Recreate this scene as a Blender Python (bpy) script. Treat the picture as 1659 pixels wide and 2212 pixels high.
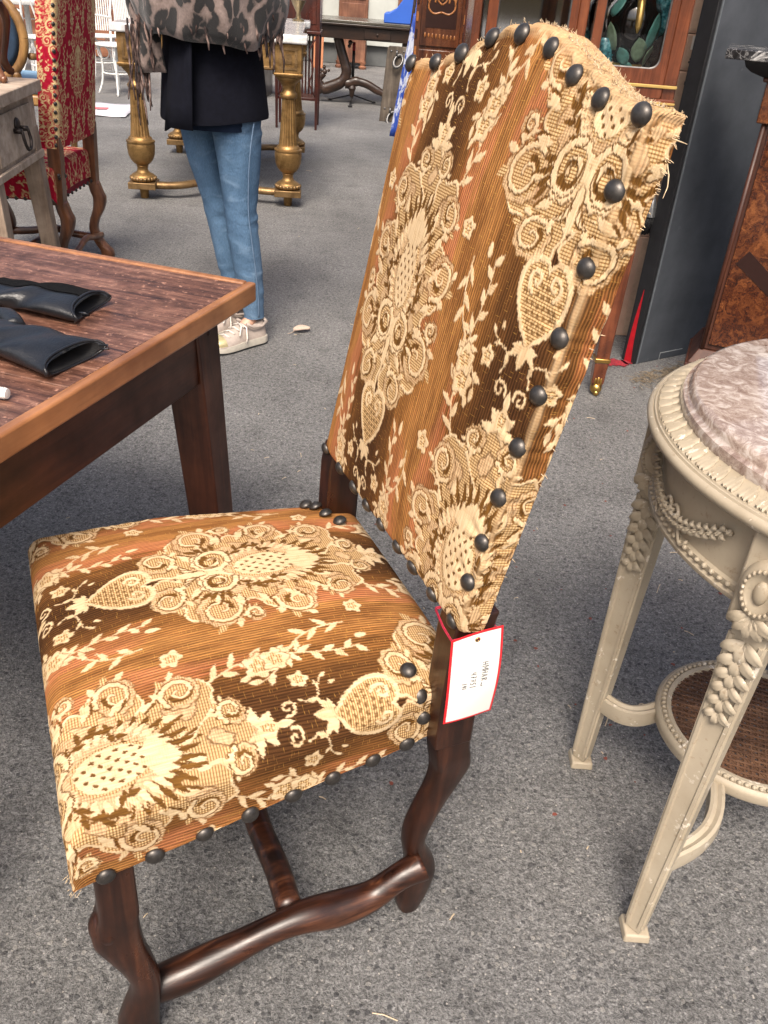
import bpy, bmesh, math, random
import numpy as np
from mathutils import Vector, Matrix
random.seed(7); rng = np.random.default_rng(7)
scene = bpy.context.scene
for o in list(bpy.data.objects): bpy.data.objects.remove(o)
C = scene.collection
# ---------------------------------------------------------------- camera
cam_d = bpy.data.cameras.new('camera'); cam = bpy.data.objects.new('camera', cam_d); C.objects.link(cam)
cam_d.sensor_fit = 'VERTICAL'; cam_d.sensor_height = 36; cam_d.lens = 1845.2/2212*36
cam_d.clip_start = .05; cam_d.clip_end = 400
cam.matrix_world = Matrix(((.996858, -.079206, 0, 0), (.042145, .530425, -.846684, 0), (.067063, .844024, .532096, 1.25), (0, 0, 0, 1)))
scene.camera = cam
# ---------------------------------------------------------------- sky, sun, exposure
SUN_EL, SUN_AZ = math.radians(54), math.radians(186)      # azimuth clockwise from +Y
w = bpy.data.worlds.new('World'); scene.world = w; w.use_nodes = True
nt = w.node_tree; bg = nt.nodes['Background']
sky = nt.nodes.new('ShaderNodeTexSky'); sky.sky_type = 'NISHITA'; sky.sun_disc = False
sky.sun_elevation = SUN_EL; sky.sun_rotation = SUN_AZ; sky.air_density = 1.0; sky.dust_density = 7.0; sky.ozone_density = .4
nt.links.new(sky.outputs[0], bg.inputs[0]); bg.inputs[1].default_value = .09
sd = bpy.data.lights.new('sun', 'SUN'); sd.energy = 1.5; sd.angle = math.radians(22); sd.color = (1, .93, .84)
so = bpy.data.objects.new('sun', sd); C.objects.link(so)
so.rotation_euler = Vector((-math.sin(SUN_AZ)*math.cos(SUN_EL), -math.cos(SUN_AZ)*math.cos(SUN_EL), -math.sin(SUN_EL))).to_track_quat('-Z', 'Y').to_euler()
scene.view_settings.view_transform = 'Standard'; scene.view_settings.look = 'None'
scene.view_settings.exposure = 1.30; scene.view_settings.gamma = 1
# ---------------------------------------------------------------- object helpers
PI = math.pi
def thing(name, label, cat, loc=(0, 0, 0), rotz=0, group=None):
    o = bpy.data.objects.new(name, None); C.objects.link(o); o.empty_display_size = .1
    o.location = loc; o.rotation_euler = (0, 0, rotz); o['label'] = label; o['category'] = cat
    if group: o['group'] = group
    return o
def tag(o, label, cat, group=None):
    o['label'] = label; o['category'] = cat
    if group: o['group'] = group
    return o
def struct(o, kind='structure'): o['kind'] = kind; return o
def dup(root, loc=None, rotz=None, label=None):
    r = root.copy(); C.objects.link(r)
    if loc is not None: r.location = loc
    if rotz is not None: r.rotation_euler = (0, 0, rotz)
    if label: r['label'] = label
    for ch in list(root.children):
        c = ch.copy(); C.objects.link(c); c.parent = r
        for g in ch.children:
            d = g.copy(); C.objects.link(d); d.parent = c
    return r
class MB:
    """collects shapes; build() links them as one mesh object"""
    def __init__(s): s.v = []; s.f = []
    def add(s, vs, fs):
        n = len(s.v); s.v += [tuple(p) for p in vs]; s.f += [tuple(i+n for i in q) for q in fs]; return s
    def box(s, x0, x1, y0, y1, z0, z1):
        return s.add([(x0, y0, z0), (x1, y0, z0), (x1, y1, z0), (x0, y1, z0), (x0, y0, z1), (x1, y0, z1), (x1, y1, z1), (x0, y1, z1)],
                     [(3, 2, 1, 0), (4, 5, 6, 7), (0, 1, 5, 4), (1, 2, 6, 5), (2, 3, 7, 6), (3, 0, 4, 7)])
    def frus(s, a, b):
        """box between two rectangles a, b = (x0,x1,y0,y1,z)"""
        v = []
        for (x0, x1, y0, y1, z) in (a, b): v += [(x0, y0, z), (x1, y0, z), (x1, y1, z), (x0, y1, z)]
        return s.add(v, [(3, 2, 1, 0), (4, 5, 6, 7), (0, 1, 5, 4), (1, 2, 6, 5), (2, 3, 7, 6), (3, 0, 4, 7)])
    def loft(s, rings, cap=True, close=True):
        n = len(rings[0]); base = len(s.v)
        for r in rings: s.v += [tuple(p) for p in r]
        for i in range(len(rings)-1):
            for j in range(n if close else n-1):
                k = (j+1) % n
                s.f.append((base+i*n+j, base+i*n+k, base+(i+1)*n+k, base+(i+1)*n+j))
        if cap:
            s.f.append(tuple(base+j for j in reversed(range(n)))); s.f.append(tuple(base+(len(rings)-1)*n+j for j in range(n)))
        return s
    def lathe(s, prof, n=24, c=(0, 0, 0), cap=True):
        return s.loft([[(c[0]+r*math.cos(2*PI*j/n), c[1]+r*math.sin(2*PI*j/n), c[2]+z) for j in range(n)] for (r, z) in prof], cap)
    def tube(s, pts, r, n=8, cap=True, flat=1.0, up=None):
        """sweep along pts; r number or list; flat scales second axis"""
        P = [Vector(p) for p in pts]; m = len(P); rr = r if hasattr(r, '__len__') else [r]*m
        t0 = (P[1]-P[0]).normalized()
        u = Vector(up) if up else (Vector((0, 0, 1)) if abs(t0.z) < .9 else Vector((1, 0, 0)))
        rings = []
        for i in range(m):
            t = (P[min(i+1, m-1)]-P[max(i-1, 0)]).normalized()
            a = u-t*u.dot(t)
            if a.length < 1e-6: a = t.orthogonal()
            a.normalize(); b = t.cross(a); u = a
            rings.append([P[i]+(a*math.cos(2*PI*j/n)*rr[i]*flat+b*math.sin(2*PI*j/n)*rr[i]) for j in range(n)])
        return s.loft(rings, cap)
    def prism(s, poly, z0, z1, axis='z'):
        n = len(poly)
        mp = {'z': lambda p, h: (p[0], p[1], h), 'y': lambda p, h: (p[0], h, p[1]), 'x': lambda p, h: (h, p[0], p[1])}[axis]
        return s.loft([[mp(p, z0) for p in poly], [mp(p, z1) for p in poly]])
    def ball(s, c, r, n=12, m=8, sc=(1, 1, 1)):
        return s.loft([[(c[0]+sc[0]*r*math.sin(PI*i/m)*math.cos(2*PI*j/n), c[1]+sc[1]*r*math.sin(PI*i/m)*math.sin(2*PI*j/n), c[2]-sc[2]*r*math.cos(PI*i/m)) for j in range(n)] for i in ([.12]+list(range(1, m))+[m-.12])])
    def torus(s, c, R, r, n=40, m=8, zs=1, a0=0, a1=2*PI):
        rings = []
        full = abs(a1-a0-2*PI) < 1e-6
        for i in range(n+(0 if full else 1)):
            a = a0+(a1-a0)*i/n
            rings.append([(c[0]+(R+r*math.cos(2*PI*j/m))*math.cos(a), c[1]+(R+r*math.cos(2*PI*j/m))*math.sin(a), c[2]+zs*r*math.sin(2*PI*j/m)) for j in range(m)])
        if full: rings.append(rings[0])
        return s.loft(rings, cap=not full)
    def move(s, M):
        s.v = [tuple(M @ Vector(p)) for p in s.v]; return s
    def mesh(s, name, smooth=None):
        me = bpy.data.meshes.new(name); me.from_pydata(s.v, [], s.f)
        bm = bmesh.new(); bm.from_mesh(me); bmesh.ops.recalc_face_normals(bm, faces=bm.faces); bm.to_mesh(me); bm.free()
        if smooth:
            me.polygons.foreach_set('use_smooth', [True]*len(me.polygons))
            if smooth is not True: me.set_sharp_from_angle(angle=math.radians(smooth))
        me.update(); return me
    def build(s, name, mat, parent=None, smooth=35, bevel=0, seg=2, subd=0):
        me = s.mesh(name, smooth); me.materials.append(mat)
        return put(name, me, parent, bevel, seg, subd)
def put(name, me, parent=None, bevel=0, seg=2, subd=0, loc=None, rot=None, scale=None):
    o = bpy.data.objects.new(name, me); C.objects.link(o)
    if parent: o.parent = parent
    if bevel:
        b = o.modifiers.new('bevel', 'BEVEL'); b.width = bevel; b.segments = seg; b.limit_method = 'ANGLE'; b.angle_limit = math.radians(35)
    if subd:
        b = o.modifiers.new('subd', 'SUBSURF'); b.levels = subd; b.render_levels = subd
    if loc is not None: o.location = loc
    if rot is not None: o.rotation_euler = rot
    if scale is not None: o.scale = scale
    return o
def spline(pts, n):
    """Catmull-Rom through pts (tuples of any length), n samples per span"""
    P = np.array(pts, float); P = np.vstack([2*P[0]-P[1], P, 2*P[-1]-P[-2]]); out = []
    for i in range(1, len(P)-2):
        for t in np.linspace(0, 1, n, endpoint=False):
            a, b, c, d = P[i-1], P[i], P[i+1], P[i+2]
            out.append(.5*((2*b)+(c-a)*t+(2*a-5*b+4*c-d)*t*t+(-a+3*b-3*c+d)*t**3))
    out.append(P[-2]); return np.array(out)
def grid_mesh(name, X, Y, Z, mat, attrs=None, parent=None, smooth=True, mask=None):
    """dense sheet from 2-D arrays; attrs: dict name -> (N,4) floats"""
    h, w_ = X.shape; n = h*w_
    me = bpy.data.meshes.new(name)
    idx = np.arange(n).reshape(h, w_)
    q = np.stack([idx[:-1, :-1], idx[:-1, 1:], idx[1:, 1:], idx[1:, :-1]], -1).reshape(-1, 4)
    if mask is not None: q = q[mask[:-1, :-1].ravel()]
    me.vertices.add(n); me.vertices.foreach_set('co', np.stack([X, Y, Z], -1).astype(np.float32).ravel())
    me.loops.add(q.size); me.polygons.add(len(q))
    me.loops.foreach_set('vertex_index', q.ravel().astype(np.int32))
    me.polygons.foreach_set('loop_start', np.arange(0, q.size, 4, dtype=np.int32))
    me.polygons.foreach_set('use_smooth', np.ones(len(q), bool))
    for k, a in (attrs or {}).items():
        at = me.attributes.new(k, 'FLOAT_COLOR', 'POINT'); at.data.foreach_set('color', a.astype(np.float32).ravel())
    me.update(); me.validate(); me.materials.append(mat)
    return put(name, me, parent)
# ---------------------------------------------------------------- material helpers
class NT:
    def __init__(s, name):
        m = bpy.data.materials.new(name); m.use_nodes = True; s.m = m; s.t = m.node_tree; s.b = s.t.nodes['Principled BSDF']
    def n(s, typ, ins=None, **kw):
        x = s.t.nodes.new('ShaderNode'+typ)
        for k, v in kw.items(): setattr(x, k, v)
        for k, v in (ins or {}).items(): s.set(x.inputs[k], v)
        return x
    def set(s, sock, v):
        if hasattr(v, 'outputs'): s.t.links.new(v.outputs[0], sock)
        elif hasattr(v, 'is_linked'): s.t.links.new(v, sock)
        else:
            if hasattr(sock.default_value, '__len__') and not hasattr(v, '__len__'): v = (v,)*len(sock.default_value)
            if hasattr(v, '__len__') and len(sock.default_value) == 4 and len(v) == 3: v = tuple(v)+(1,)
            sock.default_value = v
    def p(s, **kw):
        nm = dict(color='Base Color', rough='Roughness', metal='Metallic', normal='Normal', coat='Coat Weight', coatr='Coat Roughness', sheen='Sheen Weight', spec='Specular IOR Level', trans='Transmission Weight', ior='IOR', alpha='Alpha', sheenr='Sheen Roughness')
        for k, v in kw.items(): s.set(s.b.inputs[nm[k]], v)
        return s
    def coord(s, scale=(1, 1, 1), loc=(0, 0, 0), rot=(0, 0, 0), out='Object'):
        tc = s.n('TexCoord'); return s.n('Mapping', {'Vector': tc.outputs[out], 'Scale': scale, 'Location': loc, 'Rotation': rot})
    def noise(s, vec, scale, detail=4, rough=.55, dist=0): return s.n('TexNoise', {'Vector': vec, 'Scale': scale, 'Detail': detail, 'Roughness': rough, 'Distortion': dist}).outputs['Fac']
    def ramp(s, fac, stops, interp='LINEAR'):
        r = s.n('ValToRGB', {'Fac': fac}); r.color_ramp.interpolation = interp; e = r.color_ramp.elements
        while len(e) < len(stops): e.new(.5)
        for el, (p, c) in zip(e, stops): el.position = p; el.color = tuple(c)+(1,) if hasattr(c, '__len__') else (c, c, c, 1)
        return r.outputs[0]
    def mix(s, a, b, f, mode='MIX'):
        x = s.n('Mix', data_type='RGBA', blend_type=mode); s.set(x.inputs[0], f); s.set(x.inputs[6], a); s.set(x.inputs[7], b); return x.outputs[2]
    def math(s, op, a, b=0.): return s.n('Math', {0: a, 1: b}, operation=op).outputs[0]
    def bump(s, h, st=.3, dist=.01, normal=None):
        x = s.n('Bump', {'Height': h, 'Strength': st, 'Distance': dist})
        if normal is not None: s.set(x.inputs['Normal'], normal)
        return x.outputs[0]
def wood(name, dark, mid, light, scale=1., axis='x', rough=.35, coat=0., worn=0., bump=.15, seed=0., contrast=1.):
    """grain runs along axis"""
    m = NT(name); a, l = 1., .07
    sc = {'x': (l, a, a), 'y': (a, l, a), 'z': (a, a, l)}[axis]
    c = m.coord(tuple(k*scale for k in sc), (seed, seed*.7, seed*1.3)); c2 = m.coord((scale,)*3, (seed*2, 0, seed))
    g = m.noise(c, 28, 6, .65, .6); big = m.noise(c, 6, 3, .5, 1.2); bl = m.noise(c2, 5, 4, .6)
    f = m.math('ADD', m.math('MULTIPLY', g, .55), m.math('MULTIPLY', big, .45))
    k = .16/contrast
    col = m.ramp(f, [(.5-k, dark), (.5, mid), (.5+k, light)])
    col = m.mix(col, m.ramp(bl, [(.35, tuple(.45*x for x in mid)), (.65, (1, 1, 1))]), .55, 'MULTIPLY')
    pore = m.noise(c, 90, 2, .5)
    col = m.mix(col, dark, m.ramp(pore, [(.62, 0), (.72, .5)]))
    if worn:
        wn = m.noise(m.coord((scale,)*3, (3, seed, 1)), 14, 7, .7)
        col = m.mix(col, tuple(min(1, x*2.2+.02) for x in light), m.math('MULTIPLY', m.ramp(wn, [(.58, 0), (.66, 1)]), worn))
    rg = m.ramp(bl, [(.3, rough+.12), (.7, max(.05, rough-.08))])
    m.p(color=col, rough=rg, normal=m.bump(f, bump, .004), coat=coat, coatr=.15)
    return m.m
def plain(name, col, rough=.5, metal=0, var=.15, scale=40, bump=.0, spec=.5, **kw):
    m = NT(name); c = m.coord(); nz = m.noise(c, scale, 5, .6)
    lo = tuple(x*(1-var) for x in col); hi = tuple(min(1, x*(1+var)) for x in col)
    m.p(color=m.ramp(nz, [(.3, lo), (.7, hi)]), rough=rough, metal=metal, spec=spec, **kw)
    if bump: m.p(normal=m.bump(nz, bump, .004))
    return m.m
# ---------------------------------------------------------------- woven pattern (numpy canvas of weave classes, sampled per vertex)
PU, PV, PRES = .25, .45, .0005
def make_canvas():
    us = np.arange(-PU/2, PU/2, PRES); vs = np.arange(-PV/2, PV/2, PRES)
    nu, nv = len(us), len(vs)
    W = np.zeros((nv, nu, 4), np.float32)          # field, cream, mid, dark ; rest = striped velvet
    def region(c, r):
        """all periodic images of a disc: yields slices and local coordinate grids"""
        for k in (-1, 0, 1):
            for j in (-1, 0, 1):
                oc = (c[0]+k*PU, c[1]+j*PV+k*PV/2)
                i0 = int((oc[0]-r+PU/2)/PRES); i1 = int((oc[0]+r+PU/2)/PRES)+1
                j0 = int((oc[1]-r+PV/2)/PRES); j1 = int((oc[1]+r+PV/2)/PRES)+1
                i0, i1, j0, j1 = max(i0, 0), min(i1, nu), max(j0, 0), min(j1, nv)
                if i0 >= i1 or j0 >= j1: continue
                X, Y = np.meshgrid(us[i0:i1]-k*PU, vs[j0:j1]-j*PV-k*PV/2)
                yield (slice(j0, j1), slice(i0, i1)), X, Y
    AA = .0009
    def paint(sl, d, cls, amt=1.):
        m = np.clip(.5-d/AA, 0, 1)*amt
        w = W[sl]; w *= (1-m)[..., None]
        if cls is not None: w[..., cls] += m
    def shape(fn, c, r, cls, amt=1., mirror=True):
        for s in ((1, -1) if mirror else (1,)):
            for sl, X, Y in region((c[0]*s, c[1]), r):
                paint(sl, fn(X*s, Y), cls, amt)
    def stroke(pts, w0, w1, cls, mirror=True):
        P = np.array(pts); c = (P.min(0)+P.max(0))/2; r = np.hypot(*(P.max(0)-P.min(0)))/2+max(w0, w1)+.001
        ww = np.linspace(w0, w1, len(P))
        def fn(X, Y):
            d = np.full(X.shape, 9.)
            for i in range(len(P)-1):
                a, b = P[i], P[i+1]; ab = b-a
                t = np.clip(((X-a[0])*ab[0]+(Y-a[1])*ab[1])/max(ab@ab, 1e-12), 0, 1)
                d = np.minimum(d, np.hypot(X-a[0]-t*ab[0], Y-a[1]-t*ab[1])-(ww[i]+(ww[i+1]-ww[i])*t))
            return d
        shape(fn, c, r, cls, 1., mirror)
    def spiral(c, r0, r1, a0, turns, w0, w1, cls, n=22, mirror=True):
        t = np.linspace(0, 1, n); a = a0+turns*2*np.pi*t; r = r0+(r1-r0)*t
        stroke(np.c_[c[0]+r*np.cos(a), c[1]+r*np.sin(a)], w0, w1, cls, mirror)
    def leaf(p0, ang, L, w, cls, mirror=True):
        ca, sa = math.cos(ang), math.sin(ang); c = (p0[0]+ca*L/2, p0[1]+sa*L/2)
        def fn(X, Y):
            x = (X-p0[0])*ca+(Y-p0[1])*sa; y = -(X-p0[0])*sa+(Y-p0[1])*ca
            t = np.clip(x/L, 0, 1)
            h = w*np.sin(np.pi*t**.8)**.9
            return np.maximum(np.abs(y)-h, np.abs(x-L/2)-L/2)
        shape(fn, c, L/2+w+.001, cls, 1., mirror)
    def ell(c, rx, ry, cls, jag=0, n=0, amt=1., mirror=False, ph=0):
        def fn(X, Y):
            x = (X-c[0])/rx; y = (Y-c[1])/ry; a = np.arctan2(y, x); q = np.hypot(x, y)
            return (q-(1+jag*np.sin(n*a+ph)))*min(rx, ry)
        shape(fn, c, max(rx, ry)*(1+jag)+.002, cls, amt, mirror)
    def flower(c, r, mirror=True):
        ell(c, r*1.12, r*1.12, 3, .17, 5, amt=.45, mirror=mirror); ell(c, r, r, 1, .17, 5, mirror=mirror); ell(c, r*.5, r*.5, 2, .25, 5, mirror=mirror, ph=1.5); ell(c, r*.2, r*.2, 1, mirror=mirror)
    def spray(p0, p1, bend, n, size, fl=None, cls=1, wid=.17):
        p0, p1 = np.array(p0), np.array(p1); d = p1-p0; nrm = np.array([-d[1], d[0]])
        f = lambda t: p0+d*t+nrm*bend*math.sin(math.pi*t*1.6)
        stroke([f(t) for t in np.linspace(0, 1, 14)], .0010, .0007, cls)
        for i in range(n):
            t = (i+.3)/n; q = f(t); g = f(min(1, t+.05))-f(max(0, t-.05)); a = math.atan2(g[1], g[0])
            for s in (-1, 1):
                q2 = f(min(1, t+.5/n*(s > 0)))
                leaf(q2, a+s*(.62+.12*math.sin(i*2.3)), size*(1.12-.4*t), size*wid, cls)
        leaf(p1, math.atan2(d[1], d[0]), size*.8, size*.17, cls)
        if fl is not None:
            q = f(fl)+nrm/np.linalg.norm(nrm)*.010; flower(tuple(q), size*.68)
    # cartouche field with lobed outline
    lob = [(0, .005, .078, .098), (.07, .03, .034, .032), (.062, -.066, .036, .034), (.05, .098, .033, .034), (0, .128, .026, .038), (.03, -.105, .03, .028)]
    def cart(X, Y):
        d = np.full(X.shape, 9.)
        for (cx, cy, rx, ry) in lob:
            for s in (1, -1):
                q = np.hypot((X-cx*s)/rx, (Y-cy)/ry); d = np.minimum(d, (q-1)*min(rx, ry))
        return d
    def wob(X, Y): return cart(X+.0035*np.sin(Y*190+1), Y+.0035*np.sin(np.abs(X)*170))
    shape(lambda X, Y: wob(X, Y)-.0012, (0, .015), .165, 3, .6, False)
    shape(wob, (0, .015), .165, 0, 1., False)
    shape(lambda X, Y: np.abs(wob(X, Y)+.0085)-.0078, (0, .015), .165, 2, .85, False)
    shape(lambda X, Y: np.abs(wob(X, Y)+.0175)-.0006, (0, .015), .165, 3, .7, False)
    shape(lambda X, Y: np.abs(wob(X, Y)+.0022)-.0019, (0, .015), .165, 1, 1., False)
    # sprays and flowers in the striped ground
    spray((.066, .125), (.088, .305), -.07, 7, .0215, .36)
    spray((.112, -.150), (.066, -.270), .10, 5, .020, .75)
    spray((.020, .215), (.036, .255), .25, 2, .012)
    flower((.112, .100), .011); flower((.045, -.228), .010)
    # C scrolls round the cartouche
    for k, (c, r, a0, tr) in enumerate([((.084, .034), .022, -1.9, 1.3), ((.080, -.058), .027, 2.2, -1.35), ((.067, .099), .019, -2.4, 1.25), ((.041, -.110), .022, 2.6, -1.3), ((.026, .143), .015, -2.6, 1.2), ((.098, -.018), .012, -1.2, -1.3)]):
        ell(c, r*1.16, r*1.08, 3, .05, 9, amt=.55, mirror=True); ell(c, r*1.08, r*1.0, 0, .05, 9, mirror=True); ell(c, r*.82, r*.78, 2, .08, 11, amt=.9, mirror=True)
        spiral(c, r*1.0, r*.16, a0, tr, .0042, .0020, 3); spiral(c, r*.98, r*.16, a0, tr, .0030, .0016, 1)
        spiral(c, r*.62, r*.5, a0+tr*3.3, .38*(1 if tr > 0 else -1), .0006, r*.13, 3)
        for q in range(4):
            a = a0+tr*6.28*(.02+.08*q); leaf((c[0]+r*math.cos(a), c[1]+r*math.sin(a)), a+.7*(1 if tr > 0 else -1), r*.62, r*.17, 1 if (q+k) % 2 else 2)
    # acanthus leaves along the sides
    for i in range(9):
        a = -1.1+i*.34
        leaf((.060*math.cos(a)*1.05, .004+.082*math.sin(a)), a+.6, .028, .0052, 3); leaf((.060*math.cos(a)*1.05, .004+.082*math.sin(a)), a+.5, .026, .0046, 1)
        leaf((.052*math.cos(a+.2), .004+.072*math.sin(a+.2)), a-.45, .02, .0045, 2)
    # pomegranate between two dark leafy branches
    ell((0, .030), .047, .066, 3, .16, 30); ell((0, .020), .043, .058, 0, .16, 27, ph=1)
    for i in range(15):
        a = -1.3+i*.195
        p = (.031*math.cos(a), .022+.047*math.sin(a))
        leaf(p, a+.55, .022, .0036, 1)
    spray((.022, -.026), (.026, .072), -.24, 8, .0145, None, 3, .20)
    ell((0, .020), .0265, .043, 2, .03, 16); ell((0, .020), .0245, .040, 1)
    def lattice(X, Y):
        p, q = (X*1.35+Y)/.0165, (X*1.35-Y)/.0165
        dd = np.hypot(p-np.round(p), q-np.round(q))*.0165-.0034
        return np.maximum(dd, (np.hypot(X/.023, (Y-.02)/.038)-1)*.023)
    shape(lattice, (0, .02), .045, 3, .9, False)
    leaf((0, .056), math.pi/2, .034, .008, 1, False)
    for s in (.4, .8, 1.2): leaf((0.004, .054), math.pi/2-s, .026, .0045, 1)
    # volutes under the fruit
    ell((.024, -.047), .027, .026, 3, .06, 10, amt=.6, mirror=True); ell((.024, -.047), .0255, .0245, 1, .06, 10, mirror=True); ell((.026, -.046), .019, .018, 2, mirror=True)
    spiral((.024, -.047), .024, .004, 1.75, -1.35, .0052, .0034, 3); spiral((.024, -.047), .024, .004, 1.75, -1.35, .0040, .0024, 1)
    spiral((.024, -.046), .0135, .012, 2.9, .42, .0008, .0042, 3); spiral((.024, -.046), .0065, .006, -.4, .4, .0006, .0022, 3)
    for i in range(4): leaf((.046, -.040-i*.007), -.1-i*.3, .018, .0032, 3)
    for i in range(5): leaf((0, -.078+i*.006), -.35-i*.34, .026, .0052, 3); leaf((0, -.078+i*.006), -.35-i*.34, .024, .0040, 1)
    leaf((0, -.07), -math.pi/2, .03, .006, 1, False)
    # heart pendant
    def heart(X, Y):
        x = np.abs(X)/.034; y = -(Y+.172)/.034*-1.0
        y = (Y+.168)/.036
        return (np.sqrt(x**2+(y-.62*np.sqrt(x+1e-6)+.05)**2)-1)*.030
    shape(heart, (0, -.165), .055, 2, 1., False)
    shape(lambda X, Y: np.maximum(heart(X, Y)+.006, np.maximum(np.abs(((X+.5*np.floor(Y/.0075)*.008)/.008) % 1-.5)*.008-.0026, np.abs((Y/.0075) % 1-.5)*.0075-.0018)), (0, -.165), .055, 3, .55, False)
    shape(lambda X, Y: np.abs(heart(X, Y)+.0015)-.0026, (0, -.165), .055, 1, 1., False)
    spiral((.0125, -.143), .010, .002, -1.2, 1.1, .0026, .0018, 1)
    leaf((0, -.20), -math.pi/2, .026, .006, 1, False); leaf((.002, -.202), -.7, .02, .005, 1); leaf((.002, -.202), -.05, .016, .004, 1)
    # finial
    flower((0, .172), .0125, False)
    leaf((.004, .166), .75, .022, .005, 1); leaf((.004, .16), .15, .024, .005, 1); leaf((0, .182), math.pi/2, .02, .005, 1, False)
    spiral((.016, .200), .010, .002, 3.6, -1.2, .0016, .0011, 1)
    return W
def sample_canvas(W, u, v):
    k = np.round(u/PU); uu = u-k*PU; vv = v-k*PV/2; vv = vv-PV*np.round(vv/PV)
    fx = (uu+PU/2)/PRES; fy = (vv+PV/2)/PRES
    x0 = np.floor(fx).astype(int); y0 = np.floor(fy).astype(int); ax = (fx-x0)[:, None]; ay = (fy-y0)[:, None]
    nv, nu = W.shape[:2]
    g = lambda y, x: W[y % nv, np.clip(x, 0, nu-1)]
    return (g(y0, x0)*(1-ax)+g(y0, x0+1)*ax)*(1-ay)+(g(y0+1, x0)*(1-ax)+g(y0+1, x0+1)*ax)*ay
# ---------------------------------------------------------------- materials
def m_asphalt():
    m = NT('asphalt'); c = m.coord()
    v2 = m.n('TexVoronoi', {'Vector': c, 'Scale': 88., 'Randomness': 1.}); v3 = m.n('TexVoronoi', {'Vector': c, 'Scale': 170., 'Randomness': 1.})
    n1 = m.noise(c, 240, 5, .75, .6); n2 = m.noise(c, 1.1, 5, .6); n3 = m.noise(c, 85, 5, .7, .6); n4 = m.noise(c, 9, 5, .65); n5 = m.noise(c, 190, 3, .6)
    g2 = m.n('SeparateColor', {0: v2.outputs['Color']}); g3 = m.n('SeparateColor', {0: v3.outputs['Color']})
    col = m.ramp(n1, [(.34, (.062, .061, .060)), (.46, (.136, .133, .130)), (.56, (.215, .211, .206)), (.68, (.34, .334, .325))])
    col = m.mix(col, m.ramp(n3, [(.34, .55), (.5, 1.), (.66, 1.4)]), .9, 'MULTIPLY')
    d2 = m.math('ADD', v2.outputs['Distance'], m.math('MULTIPLY', m.math('SUBTRACT', n5, .5), .35))
    ston = m.ramp(d2, [(.30, 1), (.40, 0)])
    col = m.mix(col, m.ramp(g2.outputs[1], [(0, (.036, .036, .039)), (.45, (.080, .079, .082)), (.7, (.20, .193, .183)), (1, (.33, .315, .29))]), m.math('MULTIPLY', ston, m.ramp(g2.outputs[0], [(.58, 0), (.66, .75)])))
    col = m.mix(col, (.46, .43, .39), m.math('MULTIPLY', m.ramp(v3.outputs['Distance'], [(.22, 1), (.32, 0)]), m.ramp(g3.outputs[0], [(.925, 0), (.95, .85)])))
    col = m.mix(col, m.ramp(n2, [(.3, .72), (.7, 1.2)]), 1., 'MULTIPLY')
    col = m.mix(col, m.ramp(n4, [(.28, .70), (.45, 1.), (.7, 1.15)]), .8, 'MULTIPLY')
    h = m.math('ADD', m.math('MULTIPLY', n1, .7), m.math('ADD', m.math('MULTIPLY', n3, 1.6), m.math('MULTIPLY', ston, .25)))
    m.p(color=col, rough=m.ramp(n3, [(.3, .95), (.7, .72)]), normal=m.bump(h, .9, .0055), spec=.4)
    return m.m
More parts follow.
